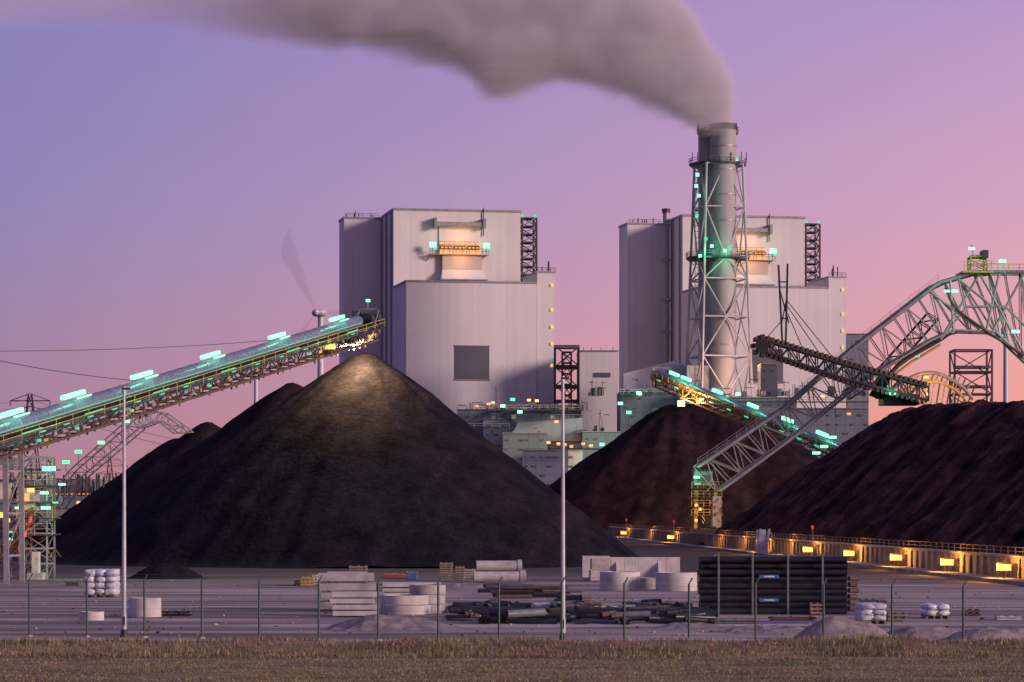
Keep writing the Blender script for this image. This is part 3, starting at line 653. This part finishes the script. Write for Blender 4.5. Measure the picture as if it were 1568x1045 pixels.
# scraper boom
T=[q(1165,520,-8),q(1290,558,-8),q(1420,594,-8)];Bm=[q(1168,538,-8),q(1290,580,-8),q(1420,614,-8)]
lattice(b,T,Bm,V((0,3,0)),18,.2,DSTEEL,.34,xb=False)
tp=resample(T,34);bp=resample(Bm,34)
for k in range(34): b.box(tp[k]+V((0,0,.35)),(.45,3.2,.6),RUST,rz=.2); b.box(bp[k]-V((0,0,.4)),(.45,3.2,.6),RUST,rz=-.2)
b.cyl(q(1167,530,-10),q(1167,530,-5),1.1,DSTEEL,n=16)
for a in range(8):
    t=a*math.pi/4; b.box(q(1167,530,-8)+V((math.cos(t)*1.4,0,math.sin(t)*1.4)),(.6,3.4,.6),RUST)
for (x0,y0,x1,y1,w_) in((1192,406,1198,528,.3),(1206,404,1203,528,.3),(1193,440,1208,495,.2),(1205,455,1196,500,.2),(1191,432,1207,432,.2),(1195,488,1206,488,.2)):
    b.beam(q(x0,y0,-8),q(x1,y1,-8),w_,DSTEEL)
for (x0,y0,x1,y1) in((1206,462,1282,556),(1206,470,1262,552),(1200,488,1172,520),(1206,480,1235,548)): b.beam(q(x0,y0,-8),q(x1,y1,-8),.13,DSTEEL)
for k in range(15):
    px=1378+k*8; yy=572+((k-7)**2)*.35
    b.pipe([q(px-8,618,-3),q(px-3,yy+16,-3),q(px+4,yy,-3)],.13,STEEL if k%2 else RUST,n=6)
b.pipe(smooth([q(1360,600,-3),q(1400,576,-3),q(1435,572,-3),q(1470,590,-3),q(1490,612,-3)]),.3,STEEL)
b.pipe(smooth([q(1365,612,-3),q(1402,590,-3),q(1436,585,-3),q(1466,600,-3),q(1480,616,-3)]),.24,YEL)
b.bb(q(1345,0).x,q(1400,0).x,D3-6,D3,q(0,622).z,q(0,606).z,DSTEEL)
b.hexa([q(1330,606,-6),q(1352,570,-6),q(1352,570,-2),q(1330,606,-2),q(1346,612,-6),q(1368,574,-6),q(1368,574,-2),q(1346,612,-2)],DSTEEL)
b.box(q(1368,603,-9),(1.2,.4,.4),LG); b.box(q(1405,546,-5),(.7,.4,.3),LGS); b.box(q(1418,578,-5),(.7,.4,.35),LO);b.box(q(1418,604,-5),(.5,.4,.35),LO)
lattice(b,[q(1290,600,4),q(1345,565,4),q(1420,480,4)],[q(1300,612,4),q(1360,575,4),q(1436,490,4)],V((0,2,0)),10,.14,DSTEEL,.22,xb=False)
rc=b.obj('portal_reclaimer')
for px,py,c_,e,dd in((1488,385,GC,220,-7),(1455,450,GC,330,-7),(1550,505,GC,400,-7),(1069,728,GC,260,-5),(1078,790,OC,700,-6),(1425,598,OC,1500,-7),(1365,600,GC,300,-11),(1535,405,GC,220,-7)): light('reclaimer_lamp',q(px,py,dd),c_,e,rc,.4)

# centre stacker conveyor over the middle heap
b=MB(); A1=P(1008,576,600);B1=P(1295,694,520); d1=(B1-A1); ax1=d1.normalized(); sd=V((-ax1.y,ax1.x,0)).normalized(); up=V((0,0,1))
n1=sd if sd.y<0 else -sd
lattice(b,[A1,B1],[A1-up*2.1,B1-up*1.9],sd*2.6,22,.15,RUST,.28,xb=False)
b.cyl(A1+up*.5,B1+up*.5,.75,TUBE,n=16); rail(b,[A1+n1*1.6,B1+n1*1.6],1.1,3.,.08,YEL)
hp=A1
b.box(hp+V((.6,0,-.6)),(3.0,3,3.),RUST,rz=.2); b.cyl(hp+V((-.6,-1.8,0)),hp+V((-.6,1.8,0)),1.1,DSTEEL,n=14)
for s in(-1,1): b.beam(hp+V((-1,s*1.6,-2.2)),hp+V((-1,s*1.6,1.8)),.25,STEEL); b.beam(hp+V((2.5,s*1.6,-3)),hp+V((2.5,s*1.6,1.6)),.25,STEEL); b.beam(hp+V((-1,s*1.6,1.8)),hp+V((2.5,s*1.6,1.6)),.25,STEEL)
def on1(px):
    t=(px-784)/F; s=(t*A1.y-A1.x)/(d1.x-t*d1.y); return A1+d1*s
R1=Matrix((ax1,sd,ax1.cross(sd))).transposed()
L1=[1032,1050,1098,1152,1205,1258]
for px in L1: c=on1(px)+up*1.7; b.box(c-V((0,1.2,0)),(4.4,.5,.65),LG,R=R1); b.beam(c-up*1.5,c,.14,STEEL)
for k in range(10): c=on1(1020+k*27)+n1*1.7-up*.3; b.box(c,(1.6,.2,.22),LGS,R=R1)
for px,py in((1250,694),(1262,684),(1275,670)): b.box(P(px,py,515),(1.4,.4,.5),LG)
for px,py in((1043,618),(1072,614)): b.box(P(px,py,585),(1.5,.4,1.1),LO); b.beam(P(px,py,585),P(px-2,py-14,588),.14,STEEL)
sk=b.obj('stacker_conveyor')
for px in L1: light('green_lamp',on1(px)+V((0,-4,1.6)),GC,420,sk,.4)
for px,py in((1043,621),(1072,617)): light('spill_floodlight',P(px,py,583),OC,16000,sk,.4)
light('green_lamp',P(1266,682,510),GC,600,sk,.4)

# ------------------------------------------------------------ retaining wall with lamps
b=MB(); WA=P(932,780,552); WB=P(1640,780,192); WA.z=WB.z=0; dw=(WB-WA).normalized(); nw=V((dw.y,-dw.x,0)); 
if nw.x>0: nw=-nw
L=(WB-WA).length
def wp(s,o,z): return WA+dw*s+nw*o+V((0,0,z))
WALLM=mat('weathered_wall',(.22,.175,.14),rough=.9,var=.45,scale=.5,bump=.02)
b.hexa([wp(0,0,0),wp(L,0,0),wp(L,-.5,0),wp(0,-.5,0),wp(0,0,1.75),wp(L,0,1.75),wp(L,-.5,1.75),wp(0,-.5,1.75)],WALLM)
b.hexa([wp(0,.18,1.75),wp(L,.18,1.75),wp(L,-.7,1.75),wp(0,-.7,1.75),wp(0,.18,1.92),wp(L,.18,1.92),wp(L,-.7,1.92),wp(0,-.7,1.92)],WALLM)
s=0
while s<L:
    b.hexa([wp(s,.22,0),wp(s+.35,.22,0),wp(s+.35,.003,0),wp(s,.003,0),wp(s,.12,1.7),wp(s+.35,.12,1.7),wp(s+.35,.003,1.7),wp(s,.003,1.7)],WALLM)
    b.beam(wp(s+.1,-.2,1.9),wp(s+.1,-.2,2.5),.07,RUST); s+=2.4
b.beam(wp(0,-.2,2.5),wp(L,-.2,2.5),.06,RUST); b.beam(wp(0,-.2,2.2),wp(L,-.2,2.2),.05,RUST)
b.hexa([wp(0,2.4,0),wp(L,2.4,0),wp(L,.3,0),wp(0,.3,0),wp(0,2.4,.28),wp(L,2.4,.28),wp(L,.3,.28),wp(0,.3,.28)],WALLM)
lam=[]
def s_at(px):
    t=(px-784)/F; a=WA+nw*1.; return (t*a.y-a.x)/(dw.x-t*dw.y)
for px in(955,1027,1165,1237,1300,1372,1450,1537):
    s=s_at(px); c=wp(s,1.0,1.05); lam.append(c); b.beam(wp(s,1.,0.2),wp(s,1.,.95),.12,DSTEEL); b.box(c,(1.,.5,.48),LO); b.box(c+V((0,0,.30)),(1.05,.6,.08),DSTEEL)
for px in(955,1027,1237): s=s_at(px); b.beam(wp(s,.5,1.9),wp(s,.5,3.6),.1,DSTEEL); b.box(wp(s,.5,3.4),(.3,.3,.4),RED)
s=s_at(1175)
for k in range(2): b.beam(wp(s,1.2+k,0),wp(s-4,.2+k,2.9),.25,STEEL)
b.hexa([wp(s,2.2,0),wp(s-1,2.2,0),wp(s-1,.9,0),wp(s,.9,0),wp(s-4,1.6,2.9),wp(s-4.6,1.6,2.9),wp(s-4.6,.6,2.9),wp(s-4,.6,2.9)],STEEL)
wl=b.obj('retaining_wall')
for c in lam: light('wall_lamp_and_fill',c+nw*.8+V((0,-.5,.5)),OC,1000,wl,.2)
for px in(990,1095,1130,1200): light('wall_lamp_and_fill',wp(s_at(px),1.2,2.6),OC,800,wl,.2)  # no fixtures here: orange fill lights added to reach the coal piles

# ------------------------------------------------------------ fence
posts=[-43,45,133,221,309,397,488,579,671,764,860,956,1055,1157,1261,1366,1475,1586]
b=MB(); pp=[]
for px in posts:
    d=118.5-(px-45)/1430*10.5; p=P(px,0,d); p.z=0; pp.append(p)
for p in pp:
    b.cyl(p,p+V((0,0,2.4)),.045,GREENP,n=8); b.beam(p+V((0,0,2.38)),p+V((.14,.02,2.62)),.05,GREENP); b.cyl(p,p+V((0,0,.06)),.14,CONC,n=8)
for i in range(len(pp)-1):
    a,c=pp[i],pp[i+1]; L_=(c-a).length; e=(c-a)/L_
    for z in(.08,1.2,2.3): b.beam(a+V((0,0,z)),c+V((0,0,z)),.008,WIRE)
    for z,o in((2.5,.07),(2.6,.13)): b.beam(a+V((o,0,z)),c+V((o,0,z)),.007,WIRE)
    st_=.11; hgt=2.22; k=-hgt
    while k<L_:
        for sgn in(0,1):
            u0,u1=k,k+hgt; z0,z1=.08,2.3
            if sgn: z0,z1=z1,z0
            if u0<0: z0=z0+(z1-z0)*(-u0)/hgt; u0=0
            if u1>L_: z1=z0+(z1-z0)*(L_-u0)/(u1-u0); u1=L_
            if u1-u0<.01: continue
            A_=a+e*u0+V((0,0,z0));B_=a+e*u1+V((0,0,z1)); w_=V((0,0,.0028))
            b.add([A_-w_,B_-w_,B_+w_,A_+w_],[(0,1,2,3)],WIRE)
        k+=st_
b.obj('chain_link_fence')
for px,pyt,d in((190,603,118),(862,587,114.5)):
    b=MB(); p=P(px,pyt,d); z=p.z; p.z=0
    b.cyl(p+V((0,0,.9)),p+V((0,0,z)),.095,POLE,r2=.055,n=14); b.cyl(p+V((0,0,0)),p+V((0,0,.9)),.11,POLE,n=14); b.cyl(p,p+V((0,0,.32)),.17,DSTEEL,r2=.12,n=12)
    b.cyl(p+V((0,0,z)),p+V((0,0,z+.28)),.09,POLE,r2=.07,n=12); b.bb(p.x-.09,p.x+.25,p.y-.08,p.y+.08,z+.16,z+.24,DSTEEL); b.bb(p.x-.05,p.x+.05,p.y-.125,p.y-.1,.5,.85,DSTEEL)
    b.obj('street_lamp')

# ------------------------------------------------------------ stored materials
def slabstack(px0,px1,py,layers,tot,m,dep=1.6,name='concrete_slab_stack',rz=.04):
    p,s=G((px0+px1)/2,py); wd=(px1-px0)/s; h=tot/s/layers; b=MB(); p.y+=dep/2
    for k in range(layers):
        o=V((random.uniform(-.1,.1),random.uniform(-.1,.1),h*(k+.56)))
        b.box(p+o,(wd*random.uniform(.9,1),dep,h*.8),m,rz=rz+random.uniform(-.03,.03))
        for t in(-.35,.35): b.box(p+V((wd*t,0,h*(k+.08))),(.12,dep,h*.15),WOOD)
    b.obj(name,bevel=.02)
slabstack(502,577,945,4,38,CONC2); slabstack(486,574,936,4,58,CONC,dep=1.8); slabstack(500,560,890,3,14,CONC)
slabstack(582,680,915,3,22,CONC2,dep=2.4)
def rings(px,py,diam,hpx,k,m,name='concrete_ring_stack'):
    p,s=G(px,py); r=diam/2/s; p.y+=r; b=MB(); h=hpx/s/k
    for i in range(k): b.ring(p+V((random.uniform(-.04,.04),0,h*i+.01)),r*(1 if i%2==0 else .96),r*.82,h*.94,m)
    b.obj(name)
rings(618,942,78,30,2,CONC2); rings(655,940,56,44,3,CONC); rings(950,905,62,30,1,CONC2,'concrete_ring'); rings(1038,906,64,30,1,CONC2,'concrete_ring')
rings(995,903,38,18,1,CONC,'concrete_ring'); rings(218,946,50,31,1,CONC2,'concrete_ring'); rings(138,951,38,14,1,CONC2,'concrete_ring')
b=MB(); p,s=G(975,890)
for i in range(7):
    x=p.x+(-72+i*21.5)/s; hh=(38 if i<2 else 36)/s
    b.box((x,p.y+1.4,hh/2),(21.3/s,.25,hh),CONC2); b.box((x,p.y+.7,.13),(20.6/s,1.2,.24),CONC2)
    if i in(2,5): b.add([(x-.1,p.y+1.27,.25),(x-.1,p.y+.3,.25),(x-.1,p.y+1.27,hh*.8),(x+.1,p.y+1.27,.25),(x+.1,p.y+.3,.25),(x+.1,p.y+1.27,hh*.8)],[(0,1,2),(3,5,4),(1,4,5,2),(0,3,4,1)],CONC2)
b.obj('retaining_wall_elements',bevel=.02)
b=MB(); p,s=G(918,890)
for k in range(2): b.box((p.x,p.y-.4,.42+.86*k),(1.5-.2*k,.9,.8),CONC,rz=.1)
b.obj('concrete_blocks',bevel=.03)
b=MB(); p,s=G(765,893)
for i,(x0,x1,z,y) in enumerate(((-40,38,.44,0),(-32,40,.44,1.05),(-36,34,1.2,.5))):
    b.cyl((p.x+x0/s,p.y+y,z),(p.x+x1/s,p.y+y+.3,z),.40,CONC,n=18,caps=False); b.cyl((p.x+x0/s,p.y+y,z),(p.x+x1/s,p.y+y+.3,z),.31,DSTEEL,n=18,caps=False); b.cyl((p.x+x1/s-.3,p.y+y+.3,z),(p.x+x1/s,p.y+y+.3,z),.47,CONC,n=18,caps=False)
b.obj('concrete_pipes')
def pallet(px,py,wpx,hpx,rows,cols,name='wrapped_pallet'):
    p,s=G(px,py); wd=wpx/s;h=hpx/s; b=MB()
    bh=(h-.15)/rows
    for r in range(rows):
        for c in range(cols):
            for y in(0,.9): b.blob((p.x-wd/2+wd*(c+.5)/cols,p.y+.5+y,.15+bh*(r+.47)),(wd/cols*.56,.55,bh*.56),BAG,seed=r*7+c+px,amp=.3,power=.42,n=16,k=8)
        b.box((p.x,p.y+.0,.15+bh*(r+.1)),(wd*.9,.05,bh*.1),GPIPE)
    for t in(-.45,-.15,.15,.45): b.box((p.x+wd*t,p.y+.9,.08),(.1,1.8,.14),WOOD)
    b.box((p.x,p.y+.9,.16),(wd,1.8,.03),WOOD); b.obj(name)
pallet(153,915,48,42,4,3); pallet(1337,956,40,31,3,2); pallet(1436,948,36,22,2,2); pallet(835,945,38,20,2,2)
b=MB(); p,s=G(1185,941); wd=225/s; r=.165; nr=9
for row in range(nr):
    for dy in range(5):
        o=.165*(row%2); x0=p.x-wd/2+random.uniform(-.06,.06); b.cyl((x0,p.y+dy*.34+o,r+row*.325),(x0+wd-random.uniform(0,.12),p.y+dy*.34+o,r+row*.325),r,BLACK,n=12)
        for kk in range(3): xx=x0+wd*(kk+.5)/3.; b.cyl((xx,p.y+dy*.34+o,r+row*.325),(xx+.18,p.y+dy*.34+o,r+row*.325),r*1.06,BLACK,n=12)
for px in(1100,1152,1206,1259):
    x=p.x+(px-1185)/s; b.box((x,p.y-.26,1.5),(.10,.07,3.0),GPIPE); b.box((x,p.y+.7,3.04),(.11,2.,.07),WOOD); b.box((x,p.y+1.95,1.5),(.11,.07,3.),WOOD)
    b.box((x,p.y-.24,.75),(.13,.05,.1),WOOD)
for py in(883,919): b.box((p.x-8/s,p.y-.21,(941-py)/s),(30/s,.02,5/s),BLUE); b.box((p.x-8/s,p.y-.225,(941-py)/s),(16/s,.02,2.2/s),BAG)
for k in range(6): b.cyl((p.x+wd/2+.1,p.y+.2,.3+.3*k),(p.x+wd/2+.5+.1*(k%2),p.y+.5,.28+.3*k),.13,RUST,n=8)
b.obj('pipe_stack')
b=MB()
for k in range(190):
    px=random.uniform(700,1078); py=random.uniform(934,957); p,s=G(px,py); L_=random.uniform(.5,2.4); a=random.gauss(0,.5)+(math.pi/2 if random.random()<.4 else 0); r=random.uniform(.06,.2)
    z=r+random.choice((0,0,.2,.4))*(1-abs(px-860)/400); t=V((math.cos(a)*L_,math.sin(a)*L_,random.uniform(-.1,.1))); m=random.choices((BLACK,GPIPE,DSTEEL,RUST),(12,3,3,1.5))[0]
    c=V((p.x,p.y,z)); b.cyl(c-t/2,c+t/2,r,m,n=14,caps=False); b.cyl(c-t/2,c+t/2,r*.82,BLACK,n=14,caps=False)
    if random.random()<.3: b.cyl(c+t/2,c+t/2+t.normalized()*.1,r*1.2,m,n=14,caps=False)
b.obj('loose_pipes')
b=MB()
for k in range(20):
    p,s=G(random.uniform(730,800),random.uniform(906,918)); b.cyl(p+V((0,0,.16+.2*(k%3))),p+V((random.uniform(2,4.5),random.uniform(-.6,.6),.16+.2*(k%3))),.12,random.choice((BLACK,GPIPE,RUST)),n=10)
b.obj('pipe_bundle')
def crate(px,py,wpx,hpx,m,name):
    p,s=G(px,py); wd=wpx/s;h=hpx/s; b=MB(); nl=max(2,int(h/.16))
    for k in range(nl):
        b.box((p.x,p.y+.6,(k+.5)*h/nl),(wd,1.1,h/nl*.62),m,rz=random.uniform(-.05,.05))
        for t in(-.42,0,.42): b.box((p.x+wd*t,p.y+.6,(k+.98)*h/nl),(.1,1.,h/nl*.3),WOOD)
    b.obj(name,bevel=.01)
for a in((548,884,28,17,WOOD),(683,890,20,28,WOOD),(704,890,14,22,WOOD),(724,886,26,14,CONC),(745,884,30,12,RUST),(470,898,20,14,YEL),(455,897,10,9,RUST),(482,896,8,16,CONC2),(606,886,44,7,RED),(630,888,18,12,BLUE),(700,903,40,8,WOOD),(905,946,34,22,RUST),(935,942,20,12,WOOD),(1252,942,22,18,WOOD),(1375,952,30,12,WOOD),(1490,944,24,10,RUST),(1545,950,36,6,BAG),(560,905,60,8,WOOD),(890,921,34,10,WOOD),(1130,956,70,8,GPIPE),(1215,954,70,9,RUST),(1330,934,26,16,GREENP),(990,940,30,10,WOOD),(1035,945,36,9,GPIPE),(655,908,30,6,CONC2),(270,944,44,9,BLACK),(1306,936,16,22,GPIPE),(1352,938,12,18,RUST),(780,901,60,8,CONC),(850,903,40,7,CONC2),(110,897,20,6,RUST),(1180,935,14,8,RUST)):
    crate(*a,'timber_stack' if a[4] is WOOD else 'stored_crate')
b=MB()
p,s=G(1190,955); sag(p+V((-2.2,-.3,.06)),p+V((2.2,-.5,.06)),0,.09,BLUE); sag(p+V((-1,.2,.09)),p+V((3,.1,.09)),0,.09,RED); b.obj('hoses')
b=MB()
for k in range(500):
    px=random.uniform(-30,1600);py=random.uniform(888,975)
    p,s=G(px,py); r=random.uniform(.02,.07)*(1.6 if random.random()<.06 else 1); b.blob((p.x,p.y,r*.4),(r*1.4,r,r*.7),random.choice((GRAV,GRAV,CONC,DSTEEL)),seed=k,amp=.5,n=6,k=4)
b.obj('rubble')

# ------------------------------------------------------------ steam
def pick(ss,name,t):
    c=[x for x in ss if x.name==name]
    for x in c:
        if x.type==t: return x
    return c[0]
def plume(name,spine,d,dens,colr,g_,ns,amp,res,scatter_glow=0.0,blend=2.0):
    org=P(spine[0][0],spine[0][1],d); s=F/d
    pts=[P(x,y,d)-org for x,y,r,q in spine]; vs=[];rs=[];qs=[]
    for i in range(len(pts)-1):
        k=max(2,int((pts[i+1]-pts[i]).length/1.5))
        for j in range(k):
            t=j/k; vs.append(pts[i].lerp(pts[i+1],t)); rs.append((spine[i][2]*(1-t)+spine[i+1][2]*t)/s); qs.append(spine[i][3]*(1-t)+spine[i+1][3]*t)
    me=bpy.data.meshes.new(name); me.from_pydata([tuple(v) for v in vs],[],[])
    a=me.attributes.new('radius','FLOAT','POINT'); a.data.foreach_set('value',rs)
    a=me.attributes.new('dens','FLOAT','POINT'); a.data.foreach_set('value',qs)
    o=bpy.data.objects.new(name,me); scene.collection.objects.link(o); o.location=org
    m=bpy.data.materials.new(name+'_volume'); m.use_nodes=True; n=m.node_tree.nodes; n.clear()
    out=n.new('ShaderNodeOutputMaterial'); pv=n.new('ShaderNodeVolumePrincipled'); m.node_tree.links.new(pv.outputs[0],out.inputs['Volume'])
    pv.inputs['Color'].default_value=colr; pv.inputs['Density'].default_value=dens; pv.inputs['Anisotropy'].default_value=g_
    if scatter_glow:  # constant pink glow added to the steam, standing in for multiple scattering
        at=n.new('ShaderNodeAttribute'); at.attribute_name='density'; mm=n.new('ShaderNodeMath'); mm.operation='MULTIPLY'; mm.inputs[1].default_value=scatter_glow*dens
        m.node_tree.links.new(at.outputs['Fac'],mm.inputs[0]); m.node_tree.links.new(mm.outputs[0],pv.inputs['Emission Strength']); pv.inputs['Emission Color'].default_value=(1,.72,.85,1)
    ng=bpy.data.node_groups.new(name,'GeometryNodeTree'); ng.interface.new_socket(name='Geometry',in_out='INPUT',socket_type='NodeSocketGeometry'); ng.interface.new_socket(name='Geometry',in_out='OUTPUT',socket_type='NodeSocketGeometry')
    N=ng.nodes;Lk=ng.links; gi=N.new('NodeGroupInput');go=N.new('NodeGroupOutput')
    pos=N.new('GeometryNodeInputPosition'); sn=N.new('GeometryNodeSampleNearest'); Lk.new(gi.outputs[0],sn.inputs['Geometry'])
    def samp(attr,typ):
        si=N.new('GeometryNodeSampleIndex'); si.data_type=typ; Lk.new(gi.outputs[0],si.inputs['Geometry']); Lk.new(sn.outputs[0],si.inputs['Index'])
        tt='VECTOR' if typ=='FLOAT_VECTOR' else 'VALUE'
        if attr is None: Lk.new(pos.outputs[0],pick(si.inputs,'Value',tt))
        else:
            na=N.new('GeometryNodeInputNamedAttribute'); na.data_type=typ; na.inputs['Name'].default_value=attr; Lk.new(pick(na.outputs,'Attribute',tt),pick(si.inputs,'Value',tt))
        return pick(si.outputs,'Value',tt)
    sp_=samp(None,'FLOAT_VECTOR'); ra=samp('radius','FLOAT'); de=samp('dens','FLOAT')
    sub=N.new('ShaderNodeVectorMath'); sub.operation='SUBTRACT'; Lk.new(pos.outputs[0],sub.inputs[0]); Lk.new(sp_,sub.inputs[1])
    ln=N.new('ShaderNodeVectorMath'); ln.operation='LENGTH'; Lk.new(sub.outputs[0],ln.inputs[0])
    def M(op,a,b_=None,c=None,cl=False):
        x=N.new('ShaderNodeMath'); x.operation=op; x.use_clamp=cl
        for i,vv in enumerate((a,b_,c)):
            if vv is None: continue
            if isinstance(vv,(int,float)): x.inputs[i].default_value=vv
            else: Lk.new(vv,x.inputs[i])
        return x.outputs[0]
    mp=N.new('ShaderNodeVectorMath'); mp.operation='MULTIPLY'; Lk.new(pos.outputs[0],mp.inputs[0]); mp.inputs[1].default_value=(.8,.9,1.2)
    tx=N.new('ShaderNodeTexNoise'); tx.inputs['Scale'].default_value=ns; tx.inputs['Detail'].default_value=4; tx.inputs['Roughness'].default_value=.5; tx.inputs['Distortion'].default_value=.4
    Lk.new(mp.outputs[0],tx.inputs['Vector'])
    near_=M('MULTIPLY',M('SUBTRACT',tx.outputs[0],.5),amp)
    e=M('SUBTRACT',1.0,M('DIVIDE',ln.outputs['Value'],ra)); e2=M('ADD',M('MULTIPLY',e,blend),near_,cl=True)
    e3=M('MULTIPLY',M('MULTIPLY',e2,e2),M('SUBTRACT',3.0,M('MULTIPLY',e2,2.0)))
    dd=M('MULTIPLY',e3,de)
    vc=N.new('GeometryNodeVolumeCube'); Lk.new(dd,vc.inputs['Density'])
    mr_=max(rs)*1.25; mn=[min(v[i] for v in vs)-mr_ for i in range(3)]; mx_=[max(v[i] for v in vs)+mr_ for i in range(3)]
    mn[2]=max(mn[2],-1)
    vc.inputs['Min'].default_value=mn; vc.inputs['Max'].default_value=mx_
    for i,ax_ in enumerate('XYZ'): vc.inputs['Resolution '+ax_].default_value=max(8,int((mx_[i]-mn[i])/res))
    sm=N.new('GeometryNodeSetMaterial'); sm.inputs['Material'].default_value=m
    Lk.new(vc.outputs[0],sm.inputs['Geometry']); Lk.new(sm.outputs[0],go.inputs[0])
    md=o.modifiers.new('steam','NODES'); md.node_group=ng
    return o
try:
    plume('steam_plume',[(1101,194,28,1),(1092,172,41,1),(1074,148,58,1),(1042,112,79,1),(992,76,95,1),(922,40,100,1),(850,24,106,1),(780,34,114,1),(700,4,102,.95),(600,-4,95,.8),(500,-12,90,.55),(420,-12,76,.3),(300,-10,60,.15),(150,-2,48,.10),(-40,0,44,.08)],950,.30,(.98,.91,.96,1),-.4,.045,2.0,2.8,scatter_glow=.06,blend=3.0)
    plume('steam_wisp',[(735,320,14,.5),(712,306,24,.8),(680,298,22,.6),(620,292,14,.2)],1050,.035,(.95,.93,.95,1),0,.06,1.2,1.5,scatter_glow=.05)
except Exception as ex_:
    import traceback; traceback.print_exc()
